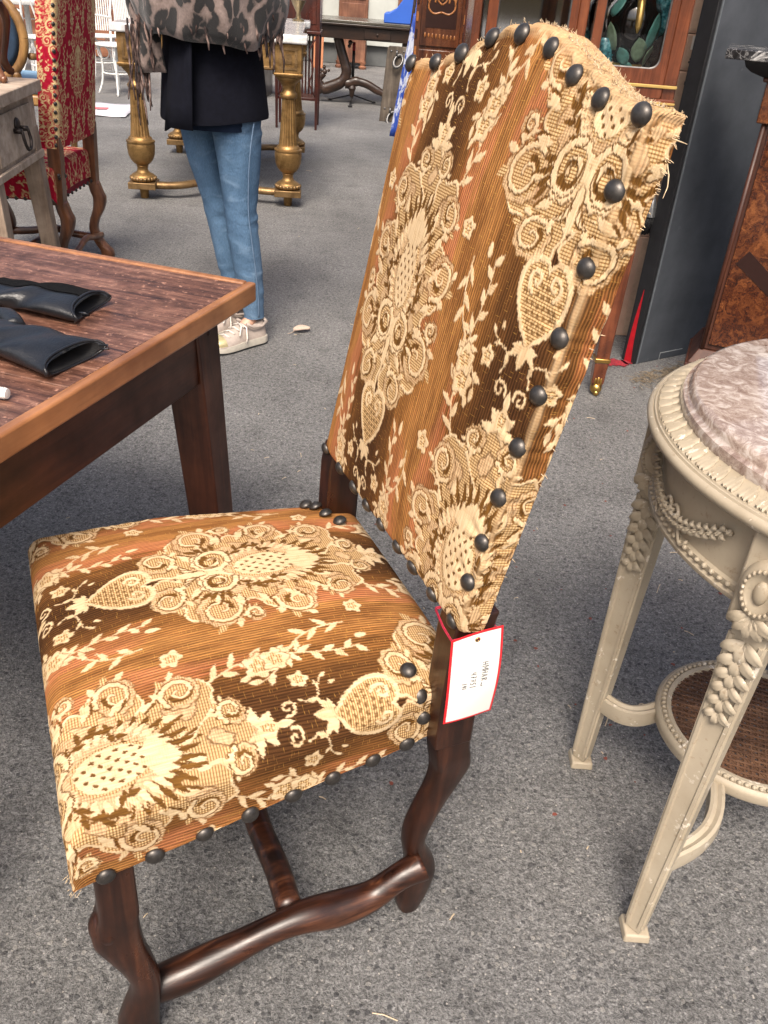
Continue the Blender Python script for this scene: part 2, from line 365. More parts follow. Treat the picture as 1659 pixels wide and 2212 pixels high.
def m_tapestry():
    m = NT('tapestry'); at = m.n('Attribute', attribute_name='weave'); fb = m.n('Attribute', attribute_name='fab')
    w_ = m.n('SeparateColor', {0: at.outputs['Color']}); f = m.n('SeparateColor', {0: fb.outputs['Color']})
    u, v = f.outputs[1], f.outputs[2]
    uv = m.n('CombineXYZ', {0: u, 1: v, 2: 0.}); st = m.n('Mapping', {'Vector': uv, 'Scale': (1, .06, 1)}); sw = m.n('Mapping', {'Vector': uv, 'Scale': (.12, 1, 1)})
    lf = m.noise(uv, 7, 3, .5); n_st = m.noise(st, 420, 3, .6); n_st2 = m.noise(st, 130, 3, .6); n_sw = m.noise(sw, 420, 2, .6); fine = m.noise(uv, 900, 2, .6)
    a = m.math('ADD', f.outputs[0], m.math('MULTIPLY', m.math('SUBTRACT', lf, .5), .55))
    a = m.math('ADD', a, m.math('MULTIPLY', m.math('SUBTRACT', n_st2, .5), .5))
    stripe = m.ramp(a, [(0, (.070, .029, .010)), (.22, (.095, .040, .013)), (.42, (.15, .063, .018)), (.58, (.23, .098, .027)), (.70, (.18, .075, .021)), (.80, (.29, .126, .036)), (.90, (.36, .165, .050)), (1, (.22, .092, .027))])
    rust = m.ramp(a, [(.0, (.18, .065, .025)), (.55, (.34, .115, .045)), (.75, (.43, .165, .07)), (1, (.33, .135, .045))])
    rp = m.math('MULTIPLY', m.ramp(a, [(.50, 0), (.60, 1), (.80, 1), (.88, 0)]), m.ramp(m.noise(m.n('Mapping', {'Vector': uv, 'Scale': (1, .55, 1), 'Location': (.3, .13, 0)}), 9, 2, .5), [(.42, 0), (.54, .95)]))
    stripe = m.mix(stripe, rust, rp)
    wv = m.n('TexWave', {'Vector': uv, 'Scale': 84., 'Distortion': .5, 'Detail': 1.}, wave_type='BANDS', bands_direction='X')
    stripe = m.mix(stripe, m.ramp(wv.outputs['Fac'], [(.1, (.40, .37, .34)), (.6, (1, 1, 1))]), .8, 'MULTIPLY')
    stripe = m.mix(stripe, m.ramp(n_st, [(.3, .6), (.7, 1.5)]), .8, 'MULTIPLY')
    spk = m.ramp(m.noise(sw, 700, 1, .5), [(.66, 0), (.72, .55)])
    stripe = m.mix(stripe, (.46, .25, .06), spk)
    wl = m.n('TexWave', {'Vector': uv, 'Scale': 120., 'Distortion': 1.2, 'Detail': 2.}, wave_type='BANDS', bands_direction='Y')
    bl2 = m.noise(uv, 34, 4, .6); hatch = m.math('MULTIPLY', m.ramp(wl.outputs['Fac'], [(.35, 1), (.6, 0)]), m.ramp(bl2, [(.47, 0), (.58, 1)]))
    field = m.ramp(n_sw, [(.3, (.46, .29, .15)), (.7, (.61, .425, .24))])
    field = m.mix(field, (.26, .135, .05), m.math('MULTIPLY', hatch, .6))
    field = m.mix(field, (.44, .19, .09), m.ramp(m.noise(uv, 22, 3, .5), [(.64, 0), (.74, .45)]))
    cream = m.ramp(n_st, [(.25, (.50, .34, .18)), (.6, (.70, .53, .325))])
    cream = m.mix(cream, (.45, .29, .14), m.math('MULTIPLY', m.ramp(m.noise(uv, 60, 3, .6), [(.5, 0), (.7, .8)]), m.ramp(wl.outputs['Fac'], [(.3, 1), (.7, .3)])))
    wm = m.n('TexWave', {'Vector': uv, 'Scale': 105., 'Distortion': .7}, wave_type='BANDS', bands_direction='Y')
    midc = m.mix((.30, .165, .06), (.60, .41, .205), m.ramp(wm.outputs['Fac'], [(.25, 0), (.55, 1)]))
    dark = m.ramp(n_st, [(.3, (.075, .031, .007)), (.7, (.18, .083, .017))])
    col = m.mix(stripe, field, w_.outputs[0]); col = m.mix(col, cream, w_.outputs[1]); col = m.mix(col, midc, w_.outputs[2]); col = m.mix(col, dark, at.outputs['Alpha'])
    col = m.mix(col, m.ramp(lf, [(.3, (.82, .8, .78)), (.7, (1.1, 1.1, 1.1))]), .8, 'MULTIPLY')
    h = m.math('ADD', m.math('MULTIPLY', n_st, .7), m.math('ADD', m.math('MULTIPLY', fine, .6), m.math('MULTIPLY', wv.outputs['Fac'], m.math('SUBTRACT', .9, w_.outputs[1]))))
    m.p(color=col, rough=.9, normal=m.bump(h, .5, .0015), spec=.12)
    return m.m
def m_red_damask():
    m = NT('red_damask'); at = m.n('Attribute', attribute_name='weave'); w_ = m.n('SeparateColor', {0: at.outputs['Color']})
    c = m.coord(); nz = m.noise(c, 60, 3, .6)
    red = m.ramp(nz, [(.3, (.27, .004, .020)), (.7, (.42, .010, .036))]); cr = m.ramp(nz, [(.3, (.50, .36, .17)), (.7, (.68, .53, .29))])
    m.p(color=m.mix(red, cr, w_.outputs[0]), rough=.8, spec=.15, normal=m.bump(m.noise(c, 400, 2), .3, .002))
    return m.m
def m_leopard():
    m = NT('leopard_cloth'); c = m.coord((1, 1, .8)); d = m.noise(c, 12, 3)
    cc = m.n('VectorMath', {0: c, 1: m.n('VectorMath', {0: m.n('TexNoise', {'Vector': c, 'Scale': 9.}).outputs['Color'], 1: (.09, .09, .09)}, operation='MULTIPLY')}, operation='ADD')
    v = m.n('TexVoronoi', {'Vector': cc, 'Scale': 27., 'Randomness': 1.}, feature='F1'); v2 = m.noise(cc, 34, 3, .6)
    ring = m.ramp(m.math('ADD', v.outputs['Distance'], m.math('MULTIPLY', m.math('SUBTRACT', v2, .5), .55)), [(.08, (.08, .055, .048)), (.15, (.010, .009, .010)), (.52, (.009, .008, .009)), (.62, (.17, .125, .11)), (.9, (.25, .19, .17))])
    m.p(color=m.mix(ring, m.ramp(m.noise(c, 160, 2), [(.3, .7), (.7, 1.2)]), .7, 'MULTIPLY'), rough=.9, sheen=.3, normal=m.bump(m.noise(c, 300, 3), .4, .003))
    return m.m
def m_jeans():
    m = NT('denim'); c = m.coord(); tw = m.noise(m.coord((1, 1, .2), rot=(.5, 0, 0)), 500, 2); n = m.noise(m.coord((1, 1, .35)), 7, 4); f = m.noise(m.coord((.55, .55, 1.3)), 16, 4, .55, .8)
    col = m.ramp(n, [(.3, (.050, .098, .17)), (.55, (.088, .158, .255)), (.75, (.145, .225, .33))])
    col = m.mix(col, m.ramp(tw, [(.3, .75), (.7, 1.25)]), .7, 'MULTIPLY')
    col = m.mix(col, (.24, .35, .48), m.ramp(f, [(.55, 0), (.75, .45)]))
    m.p(color=col, rough=.9, spec=.2, normal=m.bump(m.math('ADD', m.math('MULTIPLY', f, 1.6), tw), .4, .01))
    return m.m
def m_marble(name, base, vein, dark, scale=9, rough=.12):
    m = NT(name); c = m.coord(); n = m.noise(c, scale, 8, .68, 1.4); n2 = m.noise(c, scale*2.6, 6, .7, .8); v = m.n('TexVoronoi', {'Vector': m.n('VectorMath', {0: c, 1: m.n('VectorMath', {0: m.n('TexNoise', {'Vector': c, 'Scale': scale*1.2, 'Detail': 5.}).outputs['Color'], 1: (.12, .12, .12)}, operation='MULTIPLY')}, operation='ADD'), 'Scale': scale*2.}, feature='DISTANCE_TO_EDGE')
    col = m.ramp(n, [(.36, dark), (.5, base), (.63, vein)])
    col = m.mix(col, vein, m.ramp(v.outputs[0], [(.0, .35), (.05, 0)])); col = m.mix(col, dark, m.ramp(n2, [(.58, 0), (.7, .6)]))
    m.p(color=col, rough=rough, normal=m.bump(n2, .02, .002), spec=.75); return m.m
def m_gilt(name='gilded_wood', a=(.13, .070, .022), b=(.29, .175, .066)):
    m = NT(name); c = m.coord(); n = m.noise(c, 16, 6, .65); n2 = m.noise(c, 70, 4, .7)
    col = m.ramp(n, [(.3, a), (.52, b), (.75, (b[0]*1.25, b[1]*1.2, b[2]*1.3))]); col = m.mix(col, (.08, .035, .015), m.ramp(n2, [(.6, 0), (.72, .7)]))
    m.p(color=col, rough=m.ramp(n2, [(.3, .32), (.7, .6)]), metal=.75, normal=m.bump(n2, .25, .006)); return m.m
def m_cream_paint():
    m = NT('cream_paint'); c = m.coord(); n = m.noise(c, 9, 5, .6); n2 = m.noise(c, 70, 5, .7); convexity = m.n('NewGeometry').outputs['Pointiness']
    col = m.ramp(n, [(.3, (.32, .265, .19)), (.7, (.43, .37, .28))])
    col = m.mix(col, (.20, .13, .07), m.ramp(n2, [(.60, 0), (.72, .6)]))
    chip = m.ramp(m.noise(c, 38, 4, .7), [(.62, 0), (.65, 1)])
    col = m.mix(col, (.62, .56, .47), m.math('MULTIPLY', chip, m.ramp(convexity, [(.52, 0), (.56, 1)])))  # paler paint chips along convex edges
    m.p(color=col, rough=.55, normal=m.bump(n2, .12, .003)); return m.m
ASPH = m_asphalt(); TAP = m_tapestry()
CHW = wood('chair_wood', (.012, .004, .0022), (.038, .012, .0058), (.09, .030, .013), 2.6, 'z', .33, coat=.05, bump=.2)
CHW_X = wood('stretcher_wood', (.010, .0035, .002), (.042, .0135, .0065), (.14, .052, .024), 2.6, 'y', .33, coat=.05, bump=.22, contrast=1.4)
NAIL = plain('nail_metal', (.075, .068, .062), .40, .75, .45, 70, .12)
WHITE_CARD = plain('card_white', (.70, .69, .65), .6, 0, .03, 20)
RED_INK = plain('red_ink', (.62, .012, .02), .5, 0, .05, 20)
INK = plain('pencil_ink', (.045, .043, .045), .6, 0, .1, 60)
STRING_RED = plain('red_string', (.36, .008, .035), .8, 0, .15, 300)
BRASS = plain('brass', (.55, .34, .10), .3, 1., .15, 60)
THREAD = plain('loose_thread', (.62, .48, .31), .9, 0, .2, 200)
# ---------------------------------------------------------------- ground
mb = MB(); n = 40
xs = np.linspace(-60, 60, n); ys = np.linspace(-30, 90, n)
mb.v = [(x, y, 0) for y in ys for x in xs]
mb.f = [(j*n+i, j*n+i+1, (j+1)*n+i+1, (j+1)*n+i) for j in range(n-1) for i in range(n-1)]
g = mb.build('ground', ASPH, smooth=None); struct(g)
# ---------------------------------------------------------------- the tapestry chair
CH_LOC, CH_ROT = Vector((.102, .825, 0)), math.radians(-2.702*180/PI-90)
CHM = Matrix.Translation(CH_LOC) @ Matrix.Rotation(CH_ROT, 4, 'Z')
CANVAS = make_canvas()
chair = thing('upholstered_chair', 'tall chair in brown and cream tapestry with big dark nailheads in the foreground', 'chair', CH_LOC, CH_ROT)
def prof(w_, r):
    """cloth folding over an edge: w_ = distance past the edge line -> (horizontal offset, drop)"""
    t = np.clip((w_+r)/r, 0, PI/2)
    h = np.where(w_ < -r, w_, -r+r*np.sin(t)); d = np.where(w_ < -r, 0, r*(1-np.cos(t)))
    return h, d+np.maximum(0, w_+r-r*PI/2)
def vnoise(x, y, seed=0):
    """smooth 2-D value noise in numpy"""
    r = np.random.default_rng(seed).random((64, 64)); xi = np.floor(x).astype(int); yi = np.floor(y).astype(int); a = x-xi; b = y-yi
    a = a*a*(3-2*a); b = b*b*(3-2*b); g = lambda i, j: r[j % 64, i % 64]
    return (g(xi, yi)*(1-a)+g(xi+1, yi)*a)*(1-b)+(g(xi, yi+1)*(1-a)+g(xi+1, yi+1)*a)*b-.5
def weave_at(u, v):
    r1 = np.random.default_rng(3).random(4096)-.5
    u1, v1 = u.ravel()/1.1, v.ravel()/1.1
    uu = u1+.008*vnoise(u1/.045+9, v1/.045, 5)+.0012*r1[(np.floor(v1/.0019).astype(int)) % 4096]
    vv = v1+.010*vnoise(u1/.05, v1/.05+4, 6)+.0026*r1[(np.floor(u1/.0017).astype(int)+900) % 4096]
    wv = sample_canvas(CANVAS, uu, vv)
    a = np.abs(uu/PU-np.round(uu/PU))*2
    fab = np.stack([a, u1, v1, np.ones_like(a)], 1)
    hgt = .9*(1-wv.sum(1))*(.75+.25*np.sin(u1*2*PI/.0038))+.25*wv[:, 0]+1.05*wv[:, 1]+.5*wv[:, 2]*(.8+.2*np.sin(v1*2*PI/.003))+.15*wv[:, 3]
    return wv, fab, hgt.reshape(u.shape)
def displace(X, Y, Z, H, amp, flip=1):
    ax = np.stack(np.gradient(np.stack([X, Y, Z], -1), axis=1), 0) if False else np.gradient(np.stack([X, Y, Z], -1), axis=1); ay = np.gradient(np.stack([X, Y, Z], -1), axis=0)
    nr = np.cross(ax, ay)*flip; nr /= np.maximum(np.linalg.norm(nr, axis=-1, keepdims=True), 1e-9)
    k = (H*amp)[..., None]; return X+nr[..., 0]*k[..., 0], Y+nr[..., 1]*k[..., 0], Z+nr[..., 2]*k[..., 0]
# seat cloth: a sheet that covers the top and folds down all four sides
RS = .0011; r_ = .024; SK = .088; YB, YF = -.022, .482
def seat_edges(y): t = np.clip((y-YB)/(YF-YB), 0, 1); return -.008-.084*t**.9, .425+.047*np.clip(t*1.6, 0, 1)
def seat_pt(U, V):
    """U across (0 = middle, metres of cloth), V = cloth y; returns x,y,z"""
    hf, df = prof(V-YF, r_); hb, db = prof(YB-V, r_)
    y = np.where(V > .2, YF+hf, YB-hb); dv = df+db
    xn, xf = seat_edges(y); cx, hw = (xn+xf)/2, (xf-xn)/2
    h, du = prof(np.abs(U)-hw, r_); x = cx+np.sign(U)*(hw+h)
    drop = du+dv; drop = np.where(drop > .085, .085+.11*(1-np.exp(-(drop-.085)/.11))*.12, drop)
    cr = .040*np.clip(1-np.abs(U/hw)**2.6, 0, 1)*np.clip(1-np.abs((V-.23)/.262)**2.8, 0, 1)
    return x, y, .500+cr-drop, hw
nr_, nc_ = int((YF-YB+2*SK)/RS), int((.56+2*SK)/RS)
Vg, Sg = np.meshgrid(np.linspace(YB-SK, YF+SK, nr_), np.linspace(-1, 1, nc_), indexing='ij')
_, _, _, hwv = seat_pt(np.zeros_like(Vg), Vg)
Ug = Sg*(hwv+SK)
X, Y, Z, _ = seat_pt(Ug, Vg)
xc = (seat_edges(Y)[0]+seat_edges(Y)[1])/2
wv, fab, H_ = weave_at(xc+Ug-.247, -(Vg-.197))
wr = vnoise(Ug/.03, Vg/.09, 8)*np.clip((np.abs(Ug)-hwv+.03)/.05, 0, 1)*.006       # loose cloth on the sides
X, Y, Z = displace(X, Y, Z, H_*.0010+wr, 1., 1)
seat = grid_mesh('seat', X, Y, Z, TAP, {'weave': wv, 'fab': fab}, chair)
seat['label'] = 'square tapestry seat with pomegranate medallion and leaf sprays'
MB().frus((.0, .41, -.015, .46, .405), (.0, .41, -.015, .46, .45)).build('seat_frame', CHW, chair)
# backrest cloth
RK = math.atan(.202); CR, SR = math.cos(RK), math.sin(RK)
TOPX = [-.065, -.05, -.016, .019, .066, .126, .172, .207, .252, .295, .36, .443, .46]; TOPZ = [1.170, 1.1705, 1.172, 1.181, 1.198, 1.216, 1.220, 1.216, 1.203, 1.185, 1.168, 1.160, 1.158]
def zt(x): return np.interp(x, TOPX, TOPZ)
def bk(x, V, d):
    """back plane point: V metres up the slope from the lower edge, d out of the plane"""
    return x, .031-V*SR+d*CR, .612+V*CR+d*SR
BR = .010; TH = .036; BSK = TH+BR*(PI/2-1)
def back_edges(t): return -.050-.012*t, .414+.030*np.clip(t, 0, 1)**2
nr_, nc_ = int(.72/RS), int((.49+2*BSK)/RS)
T, S_ = np.meshgrid(np.linspace(0, 1, nr_), np.linspace(-1, 1, nc_), indexing='ij')
xn, xf = back_edges(T); cx, hw = (xn+xf)/2, (xf-xn)/2
Ug = S_*(hw+BSK); h, du = prof(np.abs(Ug)-hw, BR); Xb = cx+np.sign(Ug)*(hw+h)
L = (zt(Xb)-.612)/CR
SKB, SKT = .03, .05
Vg = -SKB+T*(L+SKB+SKT)
h1, d1 = prof(Vg-L, BR); h0, d0 = prof(-Vg, BR)
Vy = np.where(T > .5, L+h1, -h0)
dd = du+d1+d0; dd = np.minimum(dd, TH)
bulge = .020*np.clip(1-np.abs((Xb-cx)/hw)**2.4, 0, 1)*np.clip(1-np.abs(2*Vg/L-1)**3, 0, 1)
X, Y, Z = bk(Xb, Vy, bulge-dd)
wv, fab, H_ = weave_at(cx+Ug-.265, (Vg-(.91-.612)/CR))
edge = np.clip((Vg-L+.016)/.012, 0, 1)*(.6+.8*(vnoise(Ug/.008, Vg/.006, 21)+.5)); edge = np.clip(edge, 0, 1).ravel()[:, None]
pip = np.exp(-((np.abs(Ug)-hw+.003)/.0032)**2).ravel()[:, None]*(Ug.ravel() < 0)[:, None]
wv = wv*(1-edge)+edge*np.array([.65, .25, .1, 0]); wv = wv*(1-.75*pip)+.75*pip*np.array([.3, .5, .2, 0])
NR = [(-.039, .674), (-.039, .726), (-.040, .783), (-.042, .843), (-.045, .902), (-.046, .962), (-.048, 1.03), (-.049, 1.099), (-.048, 1.162)]
NT_ = [(.014, 1.168), (.066, 1.182), (.119, 1.2), (.181, 1.208), (.24, 1.2), (.301, 1.179), (.361, 1.164), (.429, 1.156)]
dim = np.zeros_like(X)
for (nx, nz) in NR+NT_:
    r2 = (Xb-nx)**2+(Vg-(nz-.612)/CR)**2; ang_ = np.arctan2(Vg-(nz-.612)/CR, Xb-nx); dim += -.0035*np.exp(-r2/.016**2)+.0009*np.cos(7*ang_)*np.exp(-((np.sqrt(r2)-.022)/.012)**2)
H_ = H_+2.2*pip.reshape(X.shape)+dim/.0010
pul = vnoise(Ug/.025, Vg/.06, 11)*.004*np.clip((Vg-L+.10)/.10, 0, 1)+vnoise(Ug/.05, Vg/.12, 12)*.0015
X, Y, Z = displace(X, Y, Z, H_*.0010+pul, 1., -1)
rest = grid_mesh('backrest', X, Y, Z, TAP, {'weave': wv, 'fab': fab}, chair)
rest['label'] = 'tall tapestry backrest with camel-back top and frayed edge'
px_ = np.linspace(-.044, .42, 26); poly = [(x, .0) for x in (-.044, .41)]+[(x, (zt(x)-.612)/CR-.006) for x in px_[::-1]]
mb = MB(); mb.loft([[bk(x, V+.004, -.016) for (x, V) in poly], [bk(x, V+.004, -TH-.003) for (x, V) in poly]])
mb.build('rear_cloth', plain('rear_cloth', (.28, .16, .06), .9, 0, .3, 60, .3), rest)
# frame: legs, posts, stretchers
def rrect(c, hx, hy, k=.55, n=16):
    """rounded-rectangle ring in a horizontal plane (superellipse)"""
    out = []
    for j in range(n):
        a = 2*PI*j/n; ca, sa = math.cos(a), math.sin(a)
        out.append((c[0]+hx*math.copysign(abs(ca)**k, ca), c[1]+hy*math.copysign(abs(sa)**k, sa), c[2]))
    return out
FL = [(.44, .023, .46, .35), (.44, .023, .345, .35), (.441, .0235, .30, .35), (.444, .025, .283, .45), (.4475, .0285, .262, .6), (.4465, .0285, .238, .75), (.439, .024, .205, .85), (.429, .0205, .170, .85), (.4225, .0190, .135, .85), (.4245, .020, .105, .8), (.432, .024, .072, .75), (.4375, .0275, .042, .75), (.4385, .027, .020, .7), (.4365, .023, .006, .7), (.436, .020, 0, .7)]
BL = [(.006, .025, .46, .35), (.004, .025, .40, .35), (-.001, .026, .372, .4), (-.005, .0265, .350, .6), (-.001, .0235, .322, .8), (.006, .0205, .295, .85), (.018, .0190, .255, .85), (.026, .0175, .218, .85), (.0275, .0165, .185, .85), (.020, .0185, .155, .85), (.010, .0225, .125, .8), (.006, .0255, .09, .75), (.008, .0255, .060, .75), (.012, .0235, .03, .7), (.014, .019, .008, .7), (.014, .017, 0, .7)]
def leg(prof_, x, hx, dx=0):
    P = spline(prof_, 4)
    return MB().loft([rrect((x+dx*max(0, 1-p[2]/.38), p[0], p[2]), hx*(.8+.2*min(1, p[1]/.024)) if p[2] < .3 else hx, p[1], p[3]) for p in P])
for x in (-.045, .428): leg(FL, x, .0225).ball((x, .4555, .266), .0225, 18, 12, (1.04, 1.0, 1.2)).build('leg', CHW, chair, True)
for x, dx in ((-.024, .034), (.402, -.034)): leg(BL, x, .0215, dx).build('leg', CHW, chair, True)
for x0, x1 in ((-.046, -.003), (.381, .424)):
    mb = MB(); R0 = []
    for (yc, z) in ((.008, .41), (.008, .50), (.005, .59), (.001, .614), (-.002, .625)):
        R0.append([(x0, yc-.026, z), (x1, yc-.026, z), (x1, yc+.027, z), (x0, yc+.027, z)])
    mb.loft(R0).build('back_post', CHW, chair, 30, .003)
SPTS = [(.425, .078), (.37, .084), (.31, .100), (.25, .116), (.20, .121), (.15, .113), (.10, .115), (.055, .140), (.02, .150)]
for x in (-.030, .408):
    P = spline([(x, y, z) for (y, z) in SPTS], 5)
    MB().tube(P, [.0225+.003*math.sin(i*.32) for i in range(len(P))], 16).build('side_stretcher', CHW_X, chair, True)
P = spline([(-.01, .215, .112), (.06, .212, .108), (.14, .218, .114), (.20, .215, .116), (.27, .212, .114), (.33, .216, .108), (.395, .215, .112)], 5)
MB().tube(P, .0195, 14).build('cross_stretcher', CHW_X, chair, True)
# nailheads
nail_me = MB().lathe([(.0002, .0072), (.003, .0070), (.006, .0061), (.0088, .0044), (.0106, .0022), (.0114, 0), (.0112, -.001), (.010, -.0015)], 20, cap=True).mesh('nailhead', True); nail_me.materials.append(NAIL)
def nail(parent, p, nrm, s=1.):
    q = Vector(nrm).to_track_quat('Z', 'Y').to_euler(); q.rotate_axis('Z', random.uniform(0, 6))
    q.rotate_axis('X', random.uniform(-.1, .1)); q.rotate_axis('Y', random.uniform(-.1, .1))
    return put('nailhead', nail_me, parent, loc=p, rot=q, scale=(s*random.uniform(.94, 1.05), s*random.uniform(.94, 1.05), s))
def bnail(x, z, d=.001, s=1., nr=(0, CR, SR)): nail(rest, bk(x, (z-.612)/CR, d), nr, s)
for x, z in NR: bnail(x, z, .0008, .97, (-.25, CR, SR))
for x, z in NT_: bnail(x, z-.002, .0015, .97, (0, CR, SR+.18))
for x in (.404, .340, .282, .231, .179, .123, .075, .017, -.036): bnail(x, .6175, .001, .95, (0, CR, -.35))
bnail(.425, 1.045, -.012, .9, (1, .3, 0))
def side_x(y): return float(seat_edges(np.array(y))[0])
SN = [(.448, .412), (.395, .411), (.338, .412), (.283, .411), (.228, .412), (.175, .412), (.118, .412), (.068, .414)]
for y, z in SN: nail(seat, (side_x(y)-.002, y, z+.004), (-1, -.12, -.1), .98)
for p, nr in [((-.022, .046, .452), (-1, .5, .1)), ((-.016, .052, .487), (-.8, .3, .6)), ((.004, .060, .515), (-.3, .3, 1)), ((.372, .040, .520), (.2, .2, 1)), ((.404, .046, .515), (.3, .3, 1)), ((.418, .058, .512), (.3, .3, 1)), ((.345, .026, .520), (0, .2, 1))]: nail(seat, p, nr, .95)
for k in range(8): nail(seat, (.474-.004*k*.6, .44-k*.055, .416), (1, 0, -.1), .98)
# frayed threads along the worn top edge and corners
mb = MB()
def strand(p, d, Ln, r=.00045):
    P = [Vector(p)]; d = Vector(d).normalized()
    for i in range(3):
        d = (d+Vector((random.uniform(-.5, .5), random.uniform(-.5, .5), random.uniform(-.6, .3)))*.55).normalized(); P.append(P[-1]+d*Ln/3)
    mb.tube(P, [r, r, r*.8, r*.4], 3, False)
for i in range(420):
    x = random.choice([random.uniform(-.06, .17), random.uniform(-.06, .1), random.uniform(-.06, .44)])
    V = (float(zt(x))-.612)/CR; dpt = random.uniform(-TH, -.006) if i % 3 else random.uniform(-.012, 0)
    strand(bk(x, V+.001, dpt), (random.uniform(-.8, .3), random.uniform(-.3, .8), .6), random.uniform(.002, .006))
for i in range(60):
    V = random.choice([random.uniform(.50, .57), random.uniform(0, .57)]); x = -.050-.012*V/.57
    strand(bk(x-.001, V, random.uniform(-TH, -TH+.008)), (-1, random.uniform(-.6, .3), random.uniform(-.6, .4)), random.uniform(.002, .006))
for i in range(30): strand((-.095+random.uniform(0, .01), .48+random.uniform(-.006, .006), random.uniform(.405, .45)), (-1, 1, random.uniform(-.5, .5)), random.uniform(.002, .006))
strand(bk(-.062, .55, -.03), (-1, 0, .3), .026, .0007); strand(bk(-.062, .53, -.034), (-.7, -.3, -1), .03, .0007)
o = mb.build('frayed_threads', THREAD, rest, True); o['kind'] = 'stuff'
# ---------------------------------------------------------------- price tag on the chair
TG = CHM @ Vector((-.060, .0105, .484))
tg = thing('price_tag', 'white price tag with red border and handwriting, tied to the tapestry chair', 'tag', TG, CH_ROT)
def tpt(fx, fz, off=0):
    """card coordinates (0..1 right, 0..1 down) -> local point; the card bows a little"""
    y = .0325-fx*.065; z = .126-fz*.126
    return (-off-.004*math.sin(fz*PI)-.004*fx-.006*fz+.002*math.sin(fx*3+fz*4), y-.009*fz*0, z+.010*fx-.006*fx*fz)
def card(x0, x1, z0, z1, off, name, mat, parent, th=.0004):
    n = 10; A = [[tpt(x0+(x1-x0)*i/n, z0+(z1-z0)*j/n, off) for i in range(n+1)] for j in range(n+1)]
    mb = MB(); nn = (n+1)
    fr = [p for r in A for p in r]; bkv = [(p[0]+th, p[1], p[2]) for p in fr]
    mb.v = fr+bkv; N2 = nn*nn
    for j in range(n):
        for i in range(n):
            a = j*nn+i; mb.f += [(a, a+1, a+nn+1, a+nn), (N2+a, N2+a+nn, N2+a+nn+1, N2+a+1)]
    for i in range(n):
        for a, b in ((i, i+1), (n*nn+i+1, n*nn+i), ((i+1)*nn, i*nn), (i*nn+n, (i+1)*nn+n)): mb.f.append((a, N2+a, N2+b, b))
    return mb.build(name, mat, parent, 40)
c0 = card(0, 1, 0, 1, 0, 'card', RED_INK, tg); c0['label'] = 'red printed border of the card'
c1 = card(.045, .955, .022, .978, .0003, 'paper_face', WHITE_CARD, tg, .0002)
mb = MB(); e = tpt(.52, .075, .0009); mb.torus((0, 0, 0), .0027, .0007, 20, 8); mb.move(Matrix.Translation(Vector(e)) @ Matrix.Rotation(PI/2, 4, 'Y')); mb.build('eyelet', BRASS, tg, True)
mb = MB(); mb.lathe([(.0022, -.0002), (.0022, .0002)], 14); mb.move(Matrix.Translation(Vector(tpt(.52, .075, .0007))) @ Matrix.Rotation(PI/2, 4, 'Y')); mb.build('punched_hole', INK, tg)
GL = {'H': [[(0, 0), (0, 1)], [(.8, 0), (.8, 1)], [(0, .5), (.8, .5)]], 'M': [[(0, 0), (0, 1), (.5, .35), (1, 1), (1, 0)]], 'A': [[(0, 0), (.4, .9), (.8, 0)], [(.15, .35), (.7, .35)]],
      'R': [[(0, 0), (.05, .9), (.5, .85), (.55, .55), (.1, .45), (.7, 0)]], '_': [[(0, .05), (1.1, .0), (1.3, .25)]], '4': [[(.1, 1), (0, .45), (.75, .5)], [(.7, 1), (.65, 0)]],
      '7': [[(0, .95), (.75, 1), (.3, 0)], [(.15, .5), (.7, .52)]], '5': [[(.75, 1), (.1, .95), (.1, .6), (.6, .55), (.65, .2), (0, .02)]], '1': [[(.3, 1), (.25, 0)]]}
mb = MB()
def text(s, fx0, h, fz0, fz1):
    adv = (fz1-fz0)/len(s)
    for i, ch in enumerate(s):
        for st in GL[ch]:
            pts = [Vector(tpt(fx0+h*(p[1]+random.uniform(-.06, .06)), fz0+adv*(i+p[0]*.72), .0006)) for p in st]
            mb.tube(pts, .0005, 4, up=(1, 0, 0))
text('HMHAR_', .64, .115, .33, .60); text('47751', .43, .105, .425, .615); text('141', .275, .09, .53, .61)
mb.build('handwriting', INK, tg, None)
mb = MB(); q = lambda x, y, z: tuple(Vector((x, y, z))-Vector((-.060, .0105, .484)))
for dz in (0, .003): mb.tube([q(-.004, .037, .612+dz), q(-.03, .038, .604+dz), q(-.0495, .036, .598+dz), q(-.0495, .0, .600+dz*.5), q(-.049, -.024, .603), q(-.02, -.025, .606), q(-.002, -.022, .61), q(0, .01, .612), q(-.004, .037, .612+dz)], .0008, 6)
mb.tube([q(-.051, .005, .6), q(-.0545, .0058, .606), tuple(Vector(tpt(.52, .055, .002))), tuple(Vector(tpt(.52, .08, .001)))], .0007, 6)
mb.build('string', STRING_RED, tg, True)
# ---------------------------------------------------------------- dark table at the left with worn top
TW = wood('table_top_wood', (.040, .017, .012), (.165, .073, .047), (.33, .175, .118), 6.0, 'x', .38, worn=.45, bump=.6, contrast=1.05)
TE = wood('table_edge_wood', (.16, .062, .022), (.38, .165, .066), (.50, .25, .11), 1.4, 'y', .36, coat=.15, bump=.12, contrast=.8)
TD = wood('table_dark_wood', (.022, .006, .003), (.066, .0185, .008), (.12, .038, .017), 1.8, 'y', .42, coat=0, bump=.12)
TL = wood('table_leg_wood', (.022, .006, .003), (.066, .0185, .008), (.12, .038, .017), 1.8, 'z', .42, coat=0, bump=.12, seed=4)
tb = thing('farm_table', 'dark wooden table with scuffed plank top and worn orange edge, beside the tapestry chair', 'table', (-.2765, 1.552, 0), math.radians(-16.6))
TWd, TLn = 1.02, 1.75
ys_ = [-.012, -.20, -.365, -.53, -.70, -.86, -TWd+.012]
